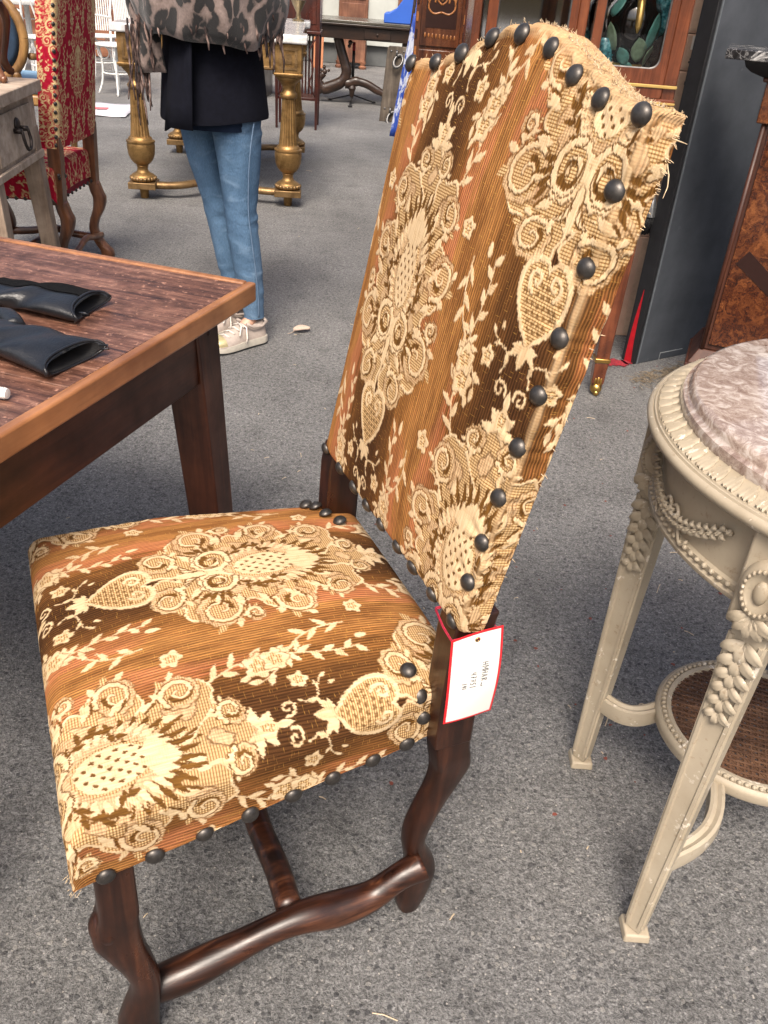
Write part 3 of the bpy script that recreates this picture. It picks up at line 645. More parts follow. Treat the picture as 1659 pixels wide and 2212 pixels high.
for i in range(6):
    me = MB().box(-TLn, -.012, ys_[i+1]+.0003, ys_[i]-.0003, .716, .7495+.0006*((i*7) % 3-1))
    o = me.build('plank', TW, tb, 35, .0007)
for nm, b in (('edge_band', (-.0118, .006, -TWd, .005, .7155, .7515)), ('edge_band', (-TLn, -.0120, -.0118, .005, .7155, .7525)), ('edge_band', (-TLn, -.0120, -TWd, -TWd+.0118, .7155, .7515))):
    MB().box(*b).build(nm, TE, tb, 35, .004, 3)
MB().box(-.075, -.052, -TWd+.09, -.12, .583, .7152).build('apron', TD, tb, 35, .002)
MB().box(-TLn+.1, -.12, -.075, -.052, .583, .7152).build('apron', TD, tb, 35, .002)
for sx, sy in ((0, 0), (0, 1), (1, 0), (1, 1)):
    X0 = lambda a: -a if sx == 0 else -TLn+a
    Y0 = lambda a: -a if sy == 0 else -TWd+a
    xs1 = sorted((X0(.049), X0(.130))); ys1 = sorted((Y0(.048), Y0(.126))); xs0 = sorted((X0(.020), X0(.084))); ys0 = sorted((Y0(.038), Y0(.092)))
    lg = MB().frus((xs0[0], xs0[1], ys0[0], ys0[1], 0), (xs1[0], xs1[1], ys1[0], ys1[1], .7150)).build('leg', TL, tb, 35, .004)
    if (sx, sy) == (0, 0):
        for z, y in ((.672, -.085), (.618, -.089)): MB().ball((-.0475, y, z), .0048, 8, 6, (.6, 1, 1)).build('peg', TL, lg, True)
MB().box(-.030, -.0295, -.4, -.399, .6, .601).build('scratch', TE, tb) if False else None
# ---------------------------------------------------------------- two leather gloves and a small white cap lying on the table
LEA = NT('black_leather'); _c = LEA.coord(); _n = LEA.noise(_c, 26, 5, .6); _n2 = LEA.noise(_c, 420, 2)
LEA.p(color=LEA.ramp(_n, [(.3, (.006, .0065, .008)), (.7, (.014, .015, .018))]), rough=LEA.ramp(_n, [(.3, .28), (.7, .45)]), normal=LEA.bump(LEA.math('ADD', LEA.math('MULTIPLY', _n, 2.5), LEA.math('MULTIPLY', _n2, .4)), .3, .004)); LEA = LEA.m
SUE = plain('black_suede', (.006, .006, .0065), .95, 0, .3, 200, .4, spec=.1)
LIN = plain('glove_lining', (.004, .004, .005), .9)
def glove(name, label, loc, rz, sgn, lift=.0, suede=True):
    g_ = thing(name, label, 'glove', loc, rz, 'gloves on the dark table')
    # cuff end at +x, fingers towards -x; stations: x, half width, height, y shift
    st = [(.0, .058, .026, 0), (-.012, .0575, .027, 0), (-.05, .053, .030, .001), (-.09, .047, .031, .002), (-.125, .0425, .030, .002), (-.16, .046, .030, 0), (-.20, .050, .030, -.002), (-.235, .049, .028, -.002)]
    P = spline(st, 4); n_ = 28
    def ring(p, k=1., dx=0, e=0):
        out = []
        for j in range(n_):
            a = 2*PI*j/n_; ca, sa = math.cos(a), math.sin(a)
            w1 = .0042*math.sin(p[0]*85+3*a+sgn)*math.exp(-((p[0]+.12)/.045)**2)+.0016*math.sin(p[0]*60+a*2+sgn)
            y = p[3]+(p[1]*k+w1)*math.copysign(abs(ca)**.9, ca); z = .0015+p[2]*.5*(1+(k*math.copysign(abs(sa)**.75, sa)))+w1*.7
            out.append((p[0]+dx-.022*(1 if sa > 0 else .6)*abs(sa)*e, y, max(.001, z)))
        return out
    rings = [ring(p, 1., 0, math.exp(-abs(p[0])*40)) for p in P]
    MB().loft([ring(P[2], .88, 0, .5), ring(P[1], .90, 0, .8), ring(P[0], .93, 0, 1)]+[rings[0]]+rings[1:], cap=False).loft([rings[-1], [(-.245, 0, .015)]*n_], cap=False).build('gauntlet', LEA, g_, True)
    MB().loft([ring(P[1], .90, 0, .8), ring(P[4], .80), ring(P[8], .6), [(-.1, 0, .02)]*n_], cap=False).build('lining', LIN, g_, True)
    rim = ring(P[0], 1.0, .0006, 1); MB().tube(rim+rim[:1], .0022, 6).build('cuff_seam', LEA, g_, True)
    rim = ring(P[1], 1.008, .0, .8); MB().tube(rim+rim[:1], .0009, 5).build('stitching', LEA, g_, True)
    if suede:
        rows = []
        for i in range(0, len(P)-6):
            hw_ = .62 if i < 1 else .62*(1-.25*math.sin(i*.55))
            r0 = ring(P[i], 1.02, 0, math.exp(-abs(P[i][0])*40)); rows.append([tuple(Vector(r0[j % n_])+Vector((0, 0, .0012))) for j in range(1, 8)])
        MB().loft(rows, cap=False, close=False).build('suede_panel', SUE, g_, True)
    MB().tube([(.0, .047*sgn, .02), (.012, .050*sgn, .022), (.016, .047*sgn, .018), (.004, .045*sgn, .016)], .0016, 6).build('hanging_loop', LEA, g_, True)
    for k, (y0, L_, a) in enumerate(((-.036, .075, -.12), (-.013, .09, -.04), (.011, .085, .05), (.034, .068, .14))):
        P2 = spline([(-.228, y0, .016), (-.228-L_*.5, y0+a*L_*.5, .02), (-.228-L_*.85, y0+a*L_*.8, .013), (-.228-L_, y0+a*L_, .010)], 4)
        MB().tube(P2, [.0125]*(len(P2)-3)+[.0115, .009, .004], 10, flat=.75).build('finger', LEA, g_, True)
    P2 = spline([(-.150, .040*sgn, .018), (-.185, .062*sgn, .02), (-.215, .066*sgn, .016), (-.23, .064*sgn, .013)], 4)
    MB().tube(P2, [.015]*(len(P2)-3)+[.013, .010, .005], 10, flat=.8).build('thumb', LEA, g_, True)
    return g_
glove('leather_glove', 'black leather glove with suede strip along its cuff, the farther of two on the table', (-.492, 1.322, .7505), math.radians(-9), -1)
glove('leather_glove', 'smooth black leather glove with open cuff, nearer the white cap on the table', (-.445, 1.108, .7505), math.radians(-22), 1, suede=False)
PLW = plain('white_plastic', (.75, .75, .73), .35)
cp = thing('tube_cap', 'small ribbed white plastic cap at the left edge of the dark table', 'cap', (-.517, 1.000, .758), math.radians(-8))
m4 = Matrix.Rotation(PI/2, 4, 'Y')
MB().lathe([(.0055, -.04), (.0065, -.036), (.0065, .004), (.0072, .006), (.0072, .017), (.0066, .019), (.002, .0195)], 20).move(m4).build('body', PLW, cp, 40)
for k in range(3): MB().torus((0, 0, .008+k*.0035), .0072, .0007, 20, 6).move(m4).build('rib', PLW, cp, True)
# ---------------------------------------------------------------- round cream table with marble top
CP = m_cream_paint()
MAR = m_marble('brown_marble', (.32, .245, .205), (.52, .455, .41), (.20, .135, .11), 38, .05)
CANE = wood('cane', (.06, .03, .017), (.15, .075, .042), (.25, .14, .08), 3, 'x', .6)
RC = Vector((.704, 1.022, 0))
rt = thing('round_table', 'round cream painted table with brown marble top, carved apron and caned shelf', 'table', RC)
MB().lathe([(.05, .775), (.310, .775), (.3175, .779), (.3190, .787), (.3168, .794), (.3112, .7962), (.3095, .799), (.3088, .804), (.3055, .809), (.299, .811), (.05, .811), (.001, .811)], 128).build('marble_top', MAR, rt, 50)
MB().lathe([(.28, .752), (.345, .749), (.352, .750), (.3565, .7545), (.358, .760), (.356, .765), (.352, .767), (.3505, .7655), (.3492, .7690), (.3475, .7695), (.3462, .7672), (.3448, .7700), (.344, .769), (.320, .778), (.318, .781), (.316, .776), (.28, .775)], 128).build('rim', CP, rt, 50)
mb = MB()
for i in range(84):
    a = 2*PI*i/84; er = Vector((math.cos(a), math.sin(a), 0)); et = Vector((-math.sin(a), math.cos(a), 0))
    for (dt, r0, r1, w_) in ((0, .3445, .3195, .0050), (.0068, .3435, .3270, .0030), (-.0068, .3435, .3270, .0030)):
        sec = []
        for q_ in range(6):
            t = q_/5; r = r0+(r1-r0)*t; z = .7700+(.344-r)*.375; ww = w_*math.sin(PI*(.12+.8*t))**.7; c_ = er*r+et*dt*(1-.3*t)
            sec.append([tuple(c_-et*ww+Vector((0, 0, z-.0005))), tuple(c_-et*ww*.45+Vector((0, 0, z+.0050))), tuple(c_+Vector((0, 0, z+.0012))), tuple(c_+et*ww*.45+Vector((0, 0, z+.0050))), tuple(c_+et*ww+Vector((0, 0, z-.0005)))])
        mb.loft(sec, cap=False, close=False)
o = mb.build('carved_leaf_band', CP, rt, True); o['kind'] = 'stuff'
AZ0, AZ1, AR = .632, .752, .322
MB().lathe([(AR-.02, AZ0), (AR+.003, AZ0), (AR+.006, AZ0+.003), (AR+.006, AZ0+.008), (AR+.002, AZ0+.011), (AR+.004, AZ0+.015), (AR+.004, AZ0+.021), (AR, AZ0+.024), (AR, AZ1-.012), (AR+.006, AZ1-.008), (AR+.012, AZ1), (AR-.02, AZ1)], 128).build('apron', CP, rt, 45)
mb = MB()
for i in range(150):
    a = 2*PI*i/150; mb.ball(((AR+.0045)*math.cos(a), (AR+.0045)*math.sin(a), AZ0+.018), .0042, 6, 4, (1, 1, 1) if i % 3 else (1.1, 1.1, .7))
mb.build('bead_moulding', CP, rt, True)['kind'] = 'stuff'
LEGS = [Vector((.412, 1.149, 0)), Vector((.445, .808, 0))]; LEGS = [p-RC for p in LEGS]; LEGS += [-p for p in LEGS]
LEGS = [Vector((p.x, p.y, 0)) for p in LEGS]
def leafcluster(mb, base, n_, ang0, size, out, right, up):
    """three-lobed leaf spray on a face: base point, outward, right and up unit vectors"""
    for k in range(n_):
        a = ang0*(k-(n_-1)/2); d = up*-math.cos(a)+right*math.sin(a); s = out.cross(d)
        sec = []
        for q_ in range(6):
            t = q_/5; ww = size*.30*math.sin(PI*(.08+.86*t))**.8; c_ = base+d*size*t+out*(.006*math.sin(PI*t*.9)+.0015)
            sec.append([tuple(c_-s*ww-out*.002), tuple(c_-s*ww*.5+out*.0028), tuple(c_+out*.0004), tuple(c_+s*ww*.5+out*.0028), tuple(c_+s*ww-out*.002)])
        mb.loft(sec, cap=False, close=False)
for li, p in enumerate(LEGS):
    top = p.normalized()*(AR-.012); o_ = Vector((-.70, -.714, 0))*(1 if li < 2 else -1); s_ = Vector((-o_.y, o_.x, 0)); bot = Vector((p.x, p.y, 0))
    # tapered leg with raised borders round a sunk panel
    def at(z): t = (AZ0-z)/AZ0; return top.lerp(bot, t)+Vector((0, 0, z))
    def hw_(z): return .0125+.0100*z/AZ0
    mb = MB(); rings = []
    for z in (.018, .2, .4, .55, AZ0): c_ = at(z); h_ = hw_(z); rings.append([tuple(c_+o_*a*h_+s_*b*h_) for a, b in ((-1, -1), (1, -1), (1, 1), (-1, 1))])
    lg = mb.loft(rings).build('leg', CP, rt, 30, .0015)
    for sg in (-1, 1):
        mb = MB(); rings = []
        for z in (.03, .3, .60):
            c_ = at(z)+o_*hw_(z); h_ = hw_(z); rings.append([tuple(c_+s_*sg*(h_-b)+o_*a) for a, b in ((-.001, .0002), (.0028, .001), (.0028, .0055), (-.001, .0075))])
        mb.loft(rings).build('panel_border', CP, lg, 30)
        mb = MB(); rings = []
        for z in (.03, .3, .60):
            c_ = at(z)+s_*sg*hw_(z); h_ = hw_(z)
            rings.append([tuple(c_+o_*(h_-b)+s_*sg*a) for a, b in ((-.001, .0002), (.0028, .001), (.0028, .0055), (-.001, .0075))])
        mb.loft(rings).build('panel_border', CP, lg, 30)
    mb = MB()
    for k in range(6):
        z = .595-k*.022; leafcluster(mb, at(z)+o_*hw_(z), 3, 1.0, .031-.0020*k, o_, s_, Vector((0, 0, 1)))
    mb.build('leaf_garland', CP, lg, True)
    c_ = at(0); MB().frus((c_.x-.021, c_.x+.021, c_.y-.021, c_.y+.021, 0), (c_.x-.019, c_.x+.019, c_.y-.019, c_.y+.019, .016)).build('foot_block', CP, lg, 35, .003)
    # medallion block on the apron above the leg
    B3 = Matrix((tuple((s_.x, 0, o_.x))+(0,), (s_.y, 0, o_.y, 0), (0, 1, 0, 0), (0, 0, 0, 1)))
    mb = MB(); mb.lathe([(.001, .016), (.015, .016), (.018, .019), (.023, .018), (.027, .014), (.029, .006), (.029, -.02)], 28)
    bk_ = [tuple(top+o_*a*.032+s_*b*.032) for a, b in ((-1, -1), (1, -1), (1, 1), (-1, 1))]
    MB().loft([[(q_[0], q_[1], z) for q_ in bk_] for z in (AZ0-.014, AZ1-.002)]).build('corner_block', CP, rt, 30, .004)
    M_ = Matrix.Translation(top+o_*.024+Vector((0, 0, AZ0+.048))) @ B3 @ Matrix.Diagonal((1, 1.45, 1, 1))
    md = mb.move(M_).build('medallion', CP, rt, 45)
    mb = MB()
    for i in range(22): a = 2*PI*i/22; mb.ball((.0205*math.cos(a), .0205*math.sin(a), .0195), .0024, 6, 4)
    mb.ball((0, 0, .016), .009, 10, 6, (1, 1.3, .6)); mb.move(M_).build('medallion_beads', CP, md, True)
    mb = MB(); leafcluster(mb, top+o_*.034+Vector((0, 0, AZ0+.010)), 5, .6, .03, o_, s_, Vector((0, 0, 1))); mb.build('medallion_leaf', CP, md, True)
# swags on the apron between the legs
angs = sorted([math.atan2(p.y, p.x) % (2*PI) for p in LEGS])
for i in range(4):
    a0, a1 = angs[i], angs[(i+1) % 4]+(2*PI if i == 3 else 0); mb = MB()
    for (z0, sag, r0, nl, k0, k1) in ((AZ1-.030, .052, .0026, 16, .18, .5), (AZ1-.030, .052, .0026, 16, .5, .82)):
        pts = [((AR+.004)*math.cos(a0+(a1-a0)*t), (AR+.004)*math.sin(a0+(a1-a0)*t), z0-sag*math.sin(PI*(t-.14)/.72)) for t in np.linspace(k0, k1, 20)]
        mb.tube(pts, [r0*(1+.35*math.sin(j*2.1)) for j in range(20)], 7)
        for j in range(1, 19):
            P_ = Vector(pts[j]); o_ = Vector((P_.x, P_.y, 0)).normalized(); s_ = Vector((-o_.y, o_.x, 0)); leafcluster(mb, P_+Vector((0, 0, .002)), 2, 1.6, .0105, o_, s_, Vector((0, 0, 1)) if j % 2 else Vector((0, 0, -1)))
    am = (a0+a1)/2
    for sg in (-1, 1):
        pts = [((AR+.006)*math.cos(am+sg*t), (AR+.006)*math.sin(am+sg*t), AZ0+.046+.016*math.sin(t*40)-.12*t) for t in np.linspace(.01, .16, 14)]
        mb.tube(pts, .0026, 6)
    mb.ball(((AR+.005)*math.cos(am), (AR+.005)*math.sin(am), AZ0+.046), .007, 8, 6)
    mb.build('carved_swag', CP, rt, True)
# caned shelf with beaded ring and curved stretchers
SC = Vector((.665, 1.085, 0))-RC; SZ, SR_ = .200, .163
shf = MB().lathe([(SR_-.026, SZ-.028), (SR_-.004, SZ-.028), (SR_, SZ-.022), (SR_-.001, SZ-.016), (SR_+.001, SZ-.010), (SR_-.001, SZ-.004), (SR_-.006, SZ-.001), (SR_-.010, SZ-.004), (SR_-.015, SZ-.004), (SR_-.018, SZ), (SR_-.025, SZ-.001), (SR_-.027, SZ-.006), (SR_-.026, SZ-.028)], 96, (SC.x, SC.y, 0), cap=False).build('shelf_ring', CP, rt, 45)
mb = MB()
for i in range(84): a = 2*PI*i/84; mb.ball((SC.x+(SR_-.0125)*math.cos(a), SC.y+(SR_-.0125)*math.sin(a), SZ-.0015), .0042, 8, 5)
mb.build('bead_ring', CP, shf, True)['kind'] = 'stuff'
mb = MB(); Rc = SR_-.024
def strip(a, off, w_, z):
    d = Vector((math.cos(a), math.sin(a), 0)); nn_ = Vector((-d.y, d.x, 0)); h_ = math.sqrt(max(0, Rc**2-off**2))
    if h_ < .01: return
    P0 = SC+nn_*off-d*h_+Vector((0, 0, z)); P1 = SC+nn_*off+d*h_+Vector((0, 0, z)); k = nn_*w_; u = Vector((0, 0, .0007))
    mb.add([P0-k-u, P0+k-u, P0+k+u, P0-k+u, P1-k-u, P1+k-u, P1+k+u, P1-k+u], [(0, 1, 2, 3), (7, 6, 5, 4), (0, 4, 5, 1), (1, 5, 6, 2), (2, 6, 7, 3), (3, 7, 4, 0)])
for off in np.arange(-.135, .136, .0115):
    for b in (-.0022, .0022): strip(.5, off+b, .0014, SZ-.008); strip(.5+PI/2, off+b, .0014, SZ-.0065)
for off in np.arange(-.135, .136, .0115*1.0): strip(.5+PI/4, off*1.0, .0014, SZ-.005); strip(.5-PI/4, off, .0014, SZ-.0035)
mb.build('cane_weave', CANE, shf, None)['kind'] = 'stuff'
for p in LEGS:
    c_ = Vector((p.x, p.y, 0)).lerp(p.normalized()*(AR-.006), .28); d = (SC-c_); dn = d.normalized(); s_ = Vector((-dn.y, dn.x, 0)); Ld = d.length-SR_+.012
    pts = [c_+dn*Ld*t+s_*(-.030)*math.sin(PI*t)+Vector((0, 0, .172+.006*t)) for t in np.linspace(0, 1, 12)]
    mb = MB(); rings = []
    for i, q_ in enumerate(pts):
        t_ = (Vector(pts[min(i+1, 11)])-Vector(pts[max(i-1, 0)])).normalized(); r_v = Vector((-t_.y, t_.x, 0))
        rings.append([tuple(Vector(q_)+r_v*a+Vector((0, 0, b))) for a, b in ((-.011, -.018), (.011, -.018), (.013, -.008), (.011, .012), (.006, .014), (.0, .010), (-.006, .014), (-.011, .012), (-.013, -.008))])
    mb.loft(rings).build('stretcher', CP, rt, 35)
# ---------------------------------------------------------------- gilded centre table with white marble top
GILT = m_gilt(); GILTD = m_gilt('dull_gilt', (.12, .07, .03), (.26, .165, .075))
WMAR = m_marble('white_marble', (.62, .62, .61), (.78, .78, .77), (.42, .44, .46), 6, .12)
gt = thing('gilded_table', 'gilded baluster-legged table with white marble top behind the standing person', 'table', (-1.603, 5.36, 0), math.radians(6))
GW, GD = .865, 1.52
LP = [(.001, 0), (.022, 0), (.024, .004), (.027, .050), (.030, .0622)]
BAL = [(.020, .100), (.060, .101), (.071, .106), (.074, .116), (.072, .128), (.062, .138), (.044, .146), (.034, .156), (.030, .172), (.034, .182), (.036, .185), (.033, .190), (.050, .202), (.066, .222), (.076, .248), (.080, .280), (.081, .300), (.078, .312), (.083, .318), (.082, .326), (.070, .330), (.066, .342), (.056, .350)]
CAP = [(.040, .600), (.047, .606), (.050, .616), (.047, .628), (.040, .634), (.035, .645), (.037, .662), (.046, .680), (.060, .692), (.072, .705), (.074, .712), (.03, .713)]
def gleg(x, y):
    r = MB().lathe(LP, 20, (x, y, 0)).build('foot', GILT, gt, 40)
    MB().box(x-.080, x+.080, y-.080, y+.080, .0624, .0995).build('plinth', GILTD, gt, 35, .003)
    lg = MB().lathe(BAL, 40, (x, y, 0)).build('leg', GILT, gt, 50)
    mb = MB(); rings = []; n_ = 96
    for t in np.linspace(0, 1, 8):
        r0 = .056-.019*t**.8; z = .350+.252*t
        rings.append([(x+(r0-.006*(1-.3*t)*abs(math.sin(8*a))**3)*math.cos(a), y+(r0-.006*(1-.3*t)*abs(math.sin(8*a))**3)*math.sin(a), z) for a in [2*PI*j/n_ for j in range(n_)]])
    mb.loft(rings).build('fluted_shaft', GILT, lg, 60)
    MB().lathe(CAP, 32, (x, y, 0)).build('capital', GILT, lg, 45)
    mb = MB()
    for k in range(20): a = 2*PI*k/20; mb.ball((x+.071*math.cos(a), y+.071*math.sin(a), .117), .011, 6, 5, (1, 1, 1.1))
    mb.build('gadroon_ring', GILTD, lg, True)
    b = MB().box(x-.075, x+.075, y-.075, y+.075, .714, .884).build('corner_block', GILT, gt, 35, .004)
    for s, ax in ((-1, 1), (1, 1), (-1, 0), (1, 0)):
        mb = MB()
        for (u0, u1, z0, z1) in ((-.05, -.035, .755, .865), (.035, .05, .755, .865), (-.035, .035, .852, .865), (-.035, .035, .755, .768), (-.018, .018, .785, .835)):
            if ax: mb.box(x+u0, x+u1, y+s*.0755-.004, y+s*.0755+.004, z0, z1)
            else: mb.box(x+s*.0755-.004, x+s*.0755+.004, y+u0, y+u1, z0, z1)
        mb.build('block_panel', GILTD, b, 35)
    MB().box(x-.083, x+.083, y-.083, y+.083, .722, .738).build('block_moulding', GILT, b, 35, .005)
for x in (0, GW):
    for y in (0, GD): gleg(x, y)
for b in ((.078, GW-.078, -.052, -.03, .745, .884), (.078, GW-.078, GD+.03, GD+.052, .745, .884), (-.052, -.03, .078, GD-.078, .745, .884), (GW+.03, GW+.052, .078, GD-.078, .745, .884)):
    f = MB().box(*b).build('frieze', GILT, gt, 35, .003)
    lx, ly = b[1]-b[0] > .1, b[3]-b[2] > .1
    MB().box(b[0]-(0 if lx else .006), b[1]+(0 if lx else .006), b[2]-(0 if ly else .006), b[3]+(0 if ly else .006), .749, .764).build('frieze_moulding', GILTD, f, 35, .003)
def slab(z0, z1, ov):
    pts = []
    for (cx, cy, sx, sy) in ((0, 0, -1, -1), (GW, 0, 1, -1), (GW, GD, 1, 1), (0, GD, -1, 1)):
        o_ = .085+ov; q = [(cx+sx*o_, cy-sy*.12), (cx+sx*o_, cy+sy*o_), (cx-sx*.12, cy+sy*o_)]; i_ = [(cx+sx*(o_-.03), cy-sy*.15), (cx-sx*.15, cy+sy*(o_-.03))]
        seq = [i_[0]]+q+[i_[1]]
        pts += seq if sx*sy > 0 else seq[::-1]
    return MB().prism(pts, z0, z1)
tp = slab(.886, .931, .02).build('marble_top', WMAR, gt, 35, .010, 3)
for (xa, ya) in ((0, 0), (GW, 0), (GW, GD), (0, GD)):
    cx, cy = GW/2, GD/2; ax = cx+(xa-cx)*.25
    P = spline([(xa, ya, .075), (xa+(cx-xa)*.5, ya+(cy-ya)*.04, .078), (xa+(cx-xa)*.86, ya+(cy-ya)*.30, .082), (cx, ya+(cy-ya)*.62, .084), (cx, cy, .085)], 6)
    MB().tube(P, .030, 10, flat=.75).build('stretcher', GILTD, gt, 45)
MB().lathe([(.06, .06), (.075, .075), (.075, .10), (.05, .112), (.03, .14), (.045, .17), (.02, .20), (.002, .21)], 24, (GW/2, GD/2, 0)).build('stretcher_finial', GILT, gt, 40)
# small brass ornament on its far corner
br = tag(MB().lathe([(.04, 0), (.042, .012), (.02, .02), (.014, .05), (.03, .08), (.05, .12), (.052, .125), (.001, .125)], 24, (-.86, 6.78, .9315)).build('brass_cup', plain('aged_brass', (.22, .17, .10), .4, .8, .3, 30), None, 40), 'small tarnished metal cup on the white marble table top', 'cup')
# ---------------------------------------------------------------- standing person
SKIN = plain('skin', (.52, .30, .21), .5, 0, .1, 30)
PO = Vector((-.66, 3.21, 0)); FD = Vector((-.69, -.73, 0)).normalized(); SD = Vector((-FD.y, FD.x, 0))   # facing, her right
bm = bmesh.new(); sk = bm.verts.layers.skin.verify()
def bv(p, r, root=False):
    v = bm.verts.new(p); v[sk].radius = (r, r); v[sk].use_root = root; return v
NL, FLg = Vector((.075, -.055, 0)), Vector((-.055, .065, 0))      # near and far leg offsets
pel = bv((-.03, .02, .90), .095, True)
parts_ = {}
for nm, of, ank in (('n', NL, (.100, -.040)), ('f', FLg, (.015, .064))):
    hip = bv((of.x*.75-.01, of.y*.75, .83), .045); kn = bv(((.060, -.050, .48) if nm == 'n' else (-.040, .055, .48)), .026); an = bv((ank[0], ank[1], .10), .026); to = bv((ank[0]-.05, ank[1]-.05, .05), .024)
    for a, b in ((pel, hip), (hip, kn), (kn, an), (an, to)): bm.edges.new((a, b))
w1 = bv((-.03, .02, 1.08), .085); ch = bv((-.03, .02, 1.26), .10); nk = bv((-.035, .015, 1.42), .045); hd = bv((-.05, .0, 1.50), .068); hd2 = bv((-.055, -.005, 1.60), .078); cr = bv((-.05, 0, 1.66), .05)
for a, b in ((pel, w1), (w1, ch), (ch, nk), (nk, hd), (hd, hd2), (hd2, cr)): bm.edges.new((a, b))
nose = bv(Vector((-.055, -.005, 1.565))+FD*.085, .014); bm.edges.new((hd2, nose))
for s in (-1, 1):
    sh = bv(Vector((-.03, .02, 1.34))+SD*.16*s, .052); el = bv(Vector((-.03, .02, 1.12))+SD*.22*s+FD*.02, .038); wr = bv(Vector((-.03, .02, 1.20))+SD*.05*s+FD*.24, .026); pm = bv(Vector((-.03, .02, 1.22))-SD*.02*s+FD*.26, .03)
    for a, b in ((ch, sh), (sh, el), (el, wr), (wr, pm)): bm.edges.new((a, b))
    for k in range(4):
        f1 = bv(Vector((-.03, .02, 1.245-k*.018))-SD*.06*s+FD*.265, .0085); f2 = bv(Vector((-.03, .02, 1.235-k*.018))-SD*.095*s+FD*.25, .007); bm.edges.new((pm, f1)); bm.edges.new((f1, f2))
    th_ = bv(Vector((-.03, .02, 1.265))-SD*.0*s+FD*.28, .009); bm.edges.new((pm, th_))
me = bpy.data.meshes.new('person'); bm.to_mesh(me); bm.free(); me.materials.append(SKIN)
per = put('person', me, None, loc=PO); md = per.modifiers.new('skin', 'SKIN'); md.use_smooth_shade = True; s_ = per.modifiers.new('sub', 'SUBSURF'); s_.levels = s_.render_levels = 1
tag(per, 'person in blue jeans, dark jacket and fringed leopard scarf standing by the gilded table', 'person')
def ering(c, rx, ry, rot, n_=40, fn=None):
    out = []
    for j in range(n_):
        a = 2*PI*j/n_; k = 1+(fn(a) if fn else 0); x, y = rx*k*math.cos(a), ry*k*math.sin(a)
        out.append((c[0]+x*math.cos(rot)-y*math.sin(rot), c[1]+x*math.sin(rot)+y*math.cos(rot), c[2]))
    return out
DEN = m_jeans(); RF = math.atan2(FD.y, FD.x)
mb = MB()
def pant(of, P):
    st = spline(P, 12); n_ = 40; rings = []
    for i, p in enumerate(st):
        z = p[2]; wr = .085*math.exp(-((z-.45)/.055)**2)+.075*math.exp(-((z-.19)/.08)**2)+.04*math.exp(-((z-.75)/.04)**2)+.008
        rings.append(ering((p[0], p[1], z), p[3], p[4], RF, n_, lambda a: wr*(.55*math.sin(z*118+2.9*math.sin(a+of)+1.4*math.sin(z*41+of))+.45*math.sin(z*67+a*3+of*2))*(.55+.45*math.sin(a*1.0+z*23+of))))
    mb.loft(rings)
# x, y, z, rx (along facing), ry
pant(.3, [(.015, -.02, .93, .10, .085), (.032, -.028, .86, .095, .086), (.047, -.035, .77, .088, .082), (.055, -.040, .66, .077, .073), (.058, -.045, .55, .064, .062), (.060, -.050, .48, .058, .058), (.070, -.050, .38, .056, .057), (.083, -.048, .28, .052, .052), (.095, -.044, .18, .043, .043), (.100, -.040, .108, .038, .038), (.100, -.040, .100, .039, .039)])
pant(1.9, [(-.05, .06, .93, .10, .085), (-.070, .068, .86, .095, .084), (-.088, .066, .77, .086, .080), (-.080, .062, .66, .075, .072), (-.055, .058, .55, .063, .062), (-.040, .055, .48, .058, .058), (-.020, .055, .38, .056, .057), (-.005, .055, .28, .051, .052), (.01, .06, .18, .043, .043), (.015, .064, .108, .038, .038), (.015, .064, .100, .039, .039)])
mb.build('jeans', DEN, per, True)
mb = MB()
P = [(.120+.0, -.098, .80), (.108, -.116, .70), (.100, -.110, .60), (.098, -.107, .50), (.108, -.106, .40), (.121, -.099, .28), (.126, -.086, .18), (.125, -.079, .11)]
mb.tube(spline(P, 4), .0022, 5); mb.build('side_seam', plain('seam_thread', (.11, .17, .26), .9), per, True)
NAVY = plain('navy_wool', (.0045, .005, .0095), .95, 0, .25, 60, .15, spec=.15); NAVY2 = plain('navy_jersey', (.008, .015, .034), .9, 0, .2, 40, spec=.2)
mb = MB(); rings = []
for z, rx, ry in ((.765, .150, .165), (.785, .152, .167), (.86, .145, .16), (1.0, .135, .15)): rings.append(ering((-.035, .012, z+.0), rx, ry, RF, 40, lambda a: .02*math.sin(5*a+z*9)))
mb.loft(rings, cap=False).build('undershirt', NAVY2, per, True)
mb = MB(); rings = []
for z, rx, ry in ((.800, .182, .192), (.81, .183, .193), (.90, .172, .183), (1.02, .160, .172), (1.15, .155, .18), (1.30, .14, .20), (1.40, .09, .12), (1.43, .06, .07)):
    rings.append([(p[0], p[1], p[2]-(.02*max(0, math.cos(2*PI*j/48))*(1 if z < .85 else 0))) for j, p in enumerate(ering((-.035, .012, z), rx, ry, RF, 48, lambda a: .025*math.sin(4*a+.6)*(1.3-z)+.012*math.sin(9*a)*(1.1-min(z, 1.1))*3))])
jk = mb.loft(rings, cap=False).build('jacket', NAVY, per, True)
for s in (-1, 1):
    MB().tube(spline([tuple(Vector((-.03, .02, 1.36))+SD*.15*s), tuple(Vector((-.03, .02, 1.24))+SD*.17*s), tuple(Vector((-.03, .02, 1.13))+SD*.165*s+FD*.01), tuple(Vector((-.03, .02, 1.16))+SD*.13*s+FD*.10), tuple(Vector((-.03, .02, 1.20))+SD*.05*s+FD*.14)], 5), .045, 14).build('sleeve', NAVY, jk, True)
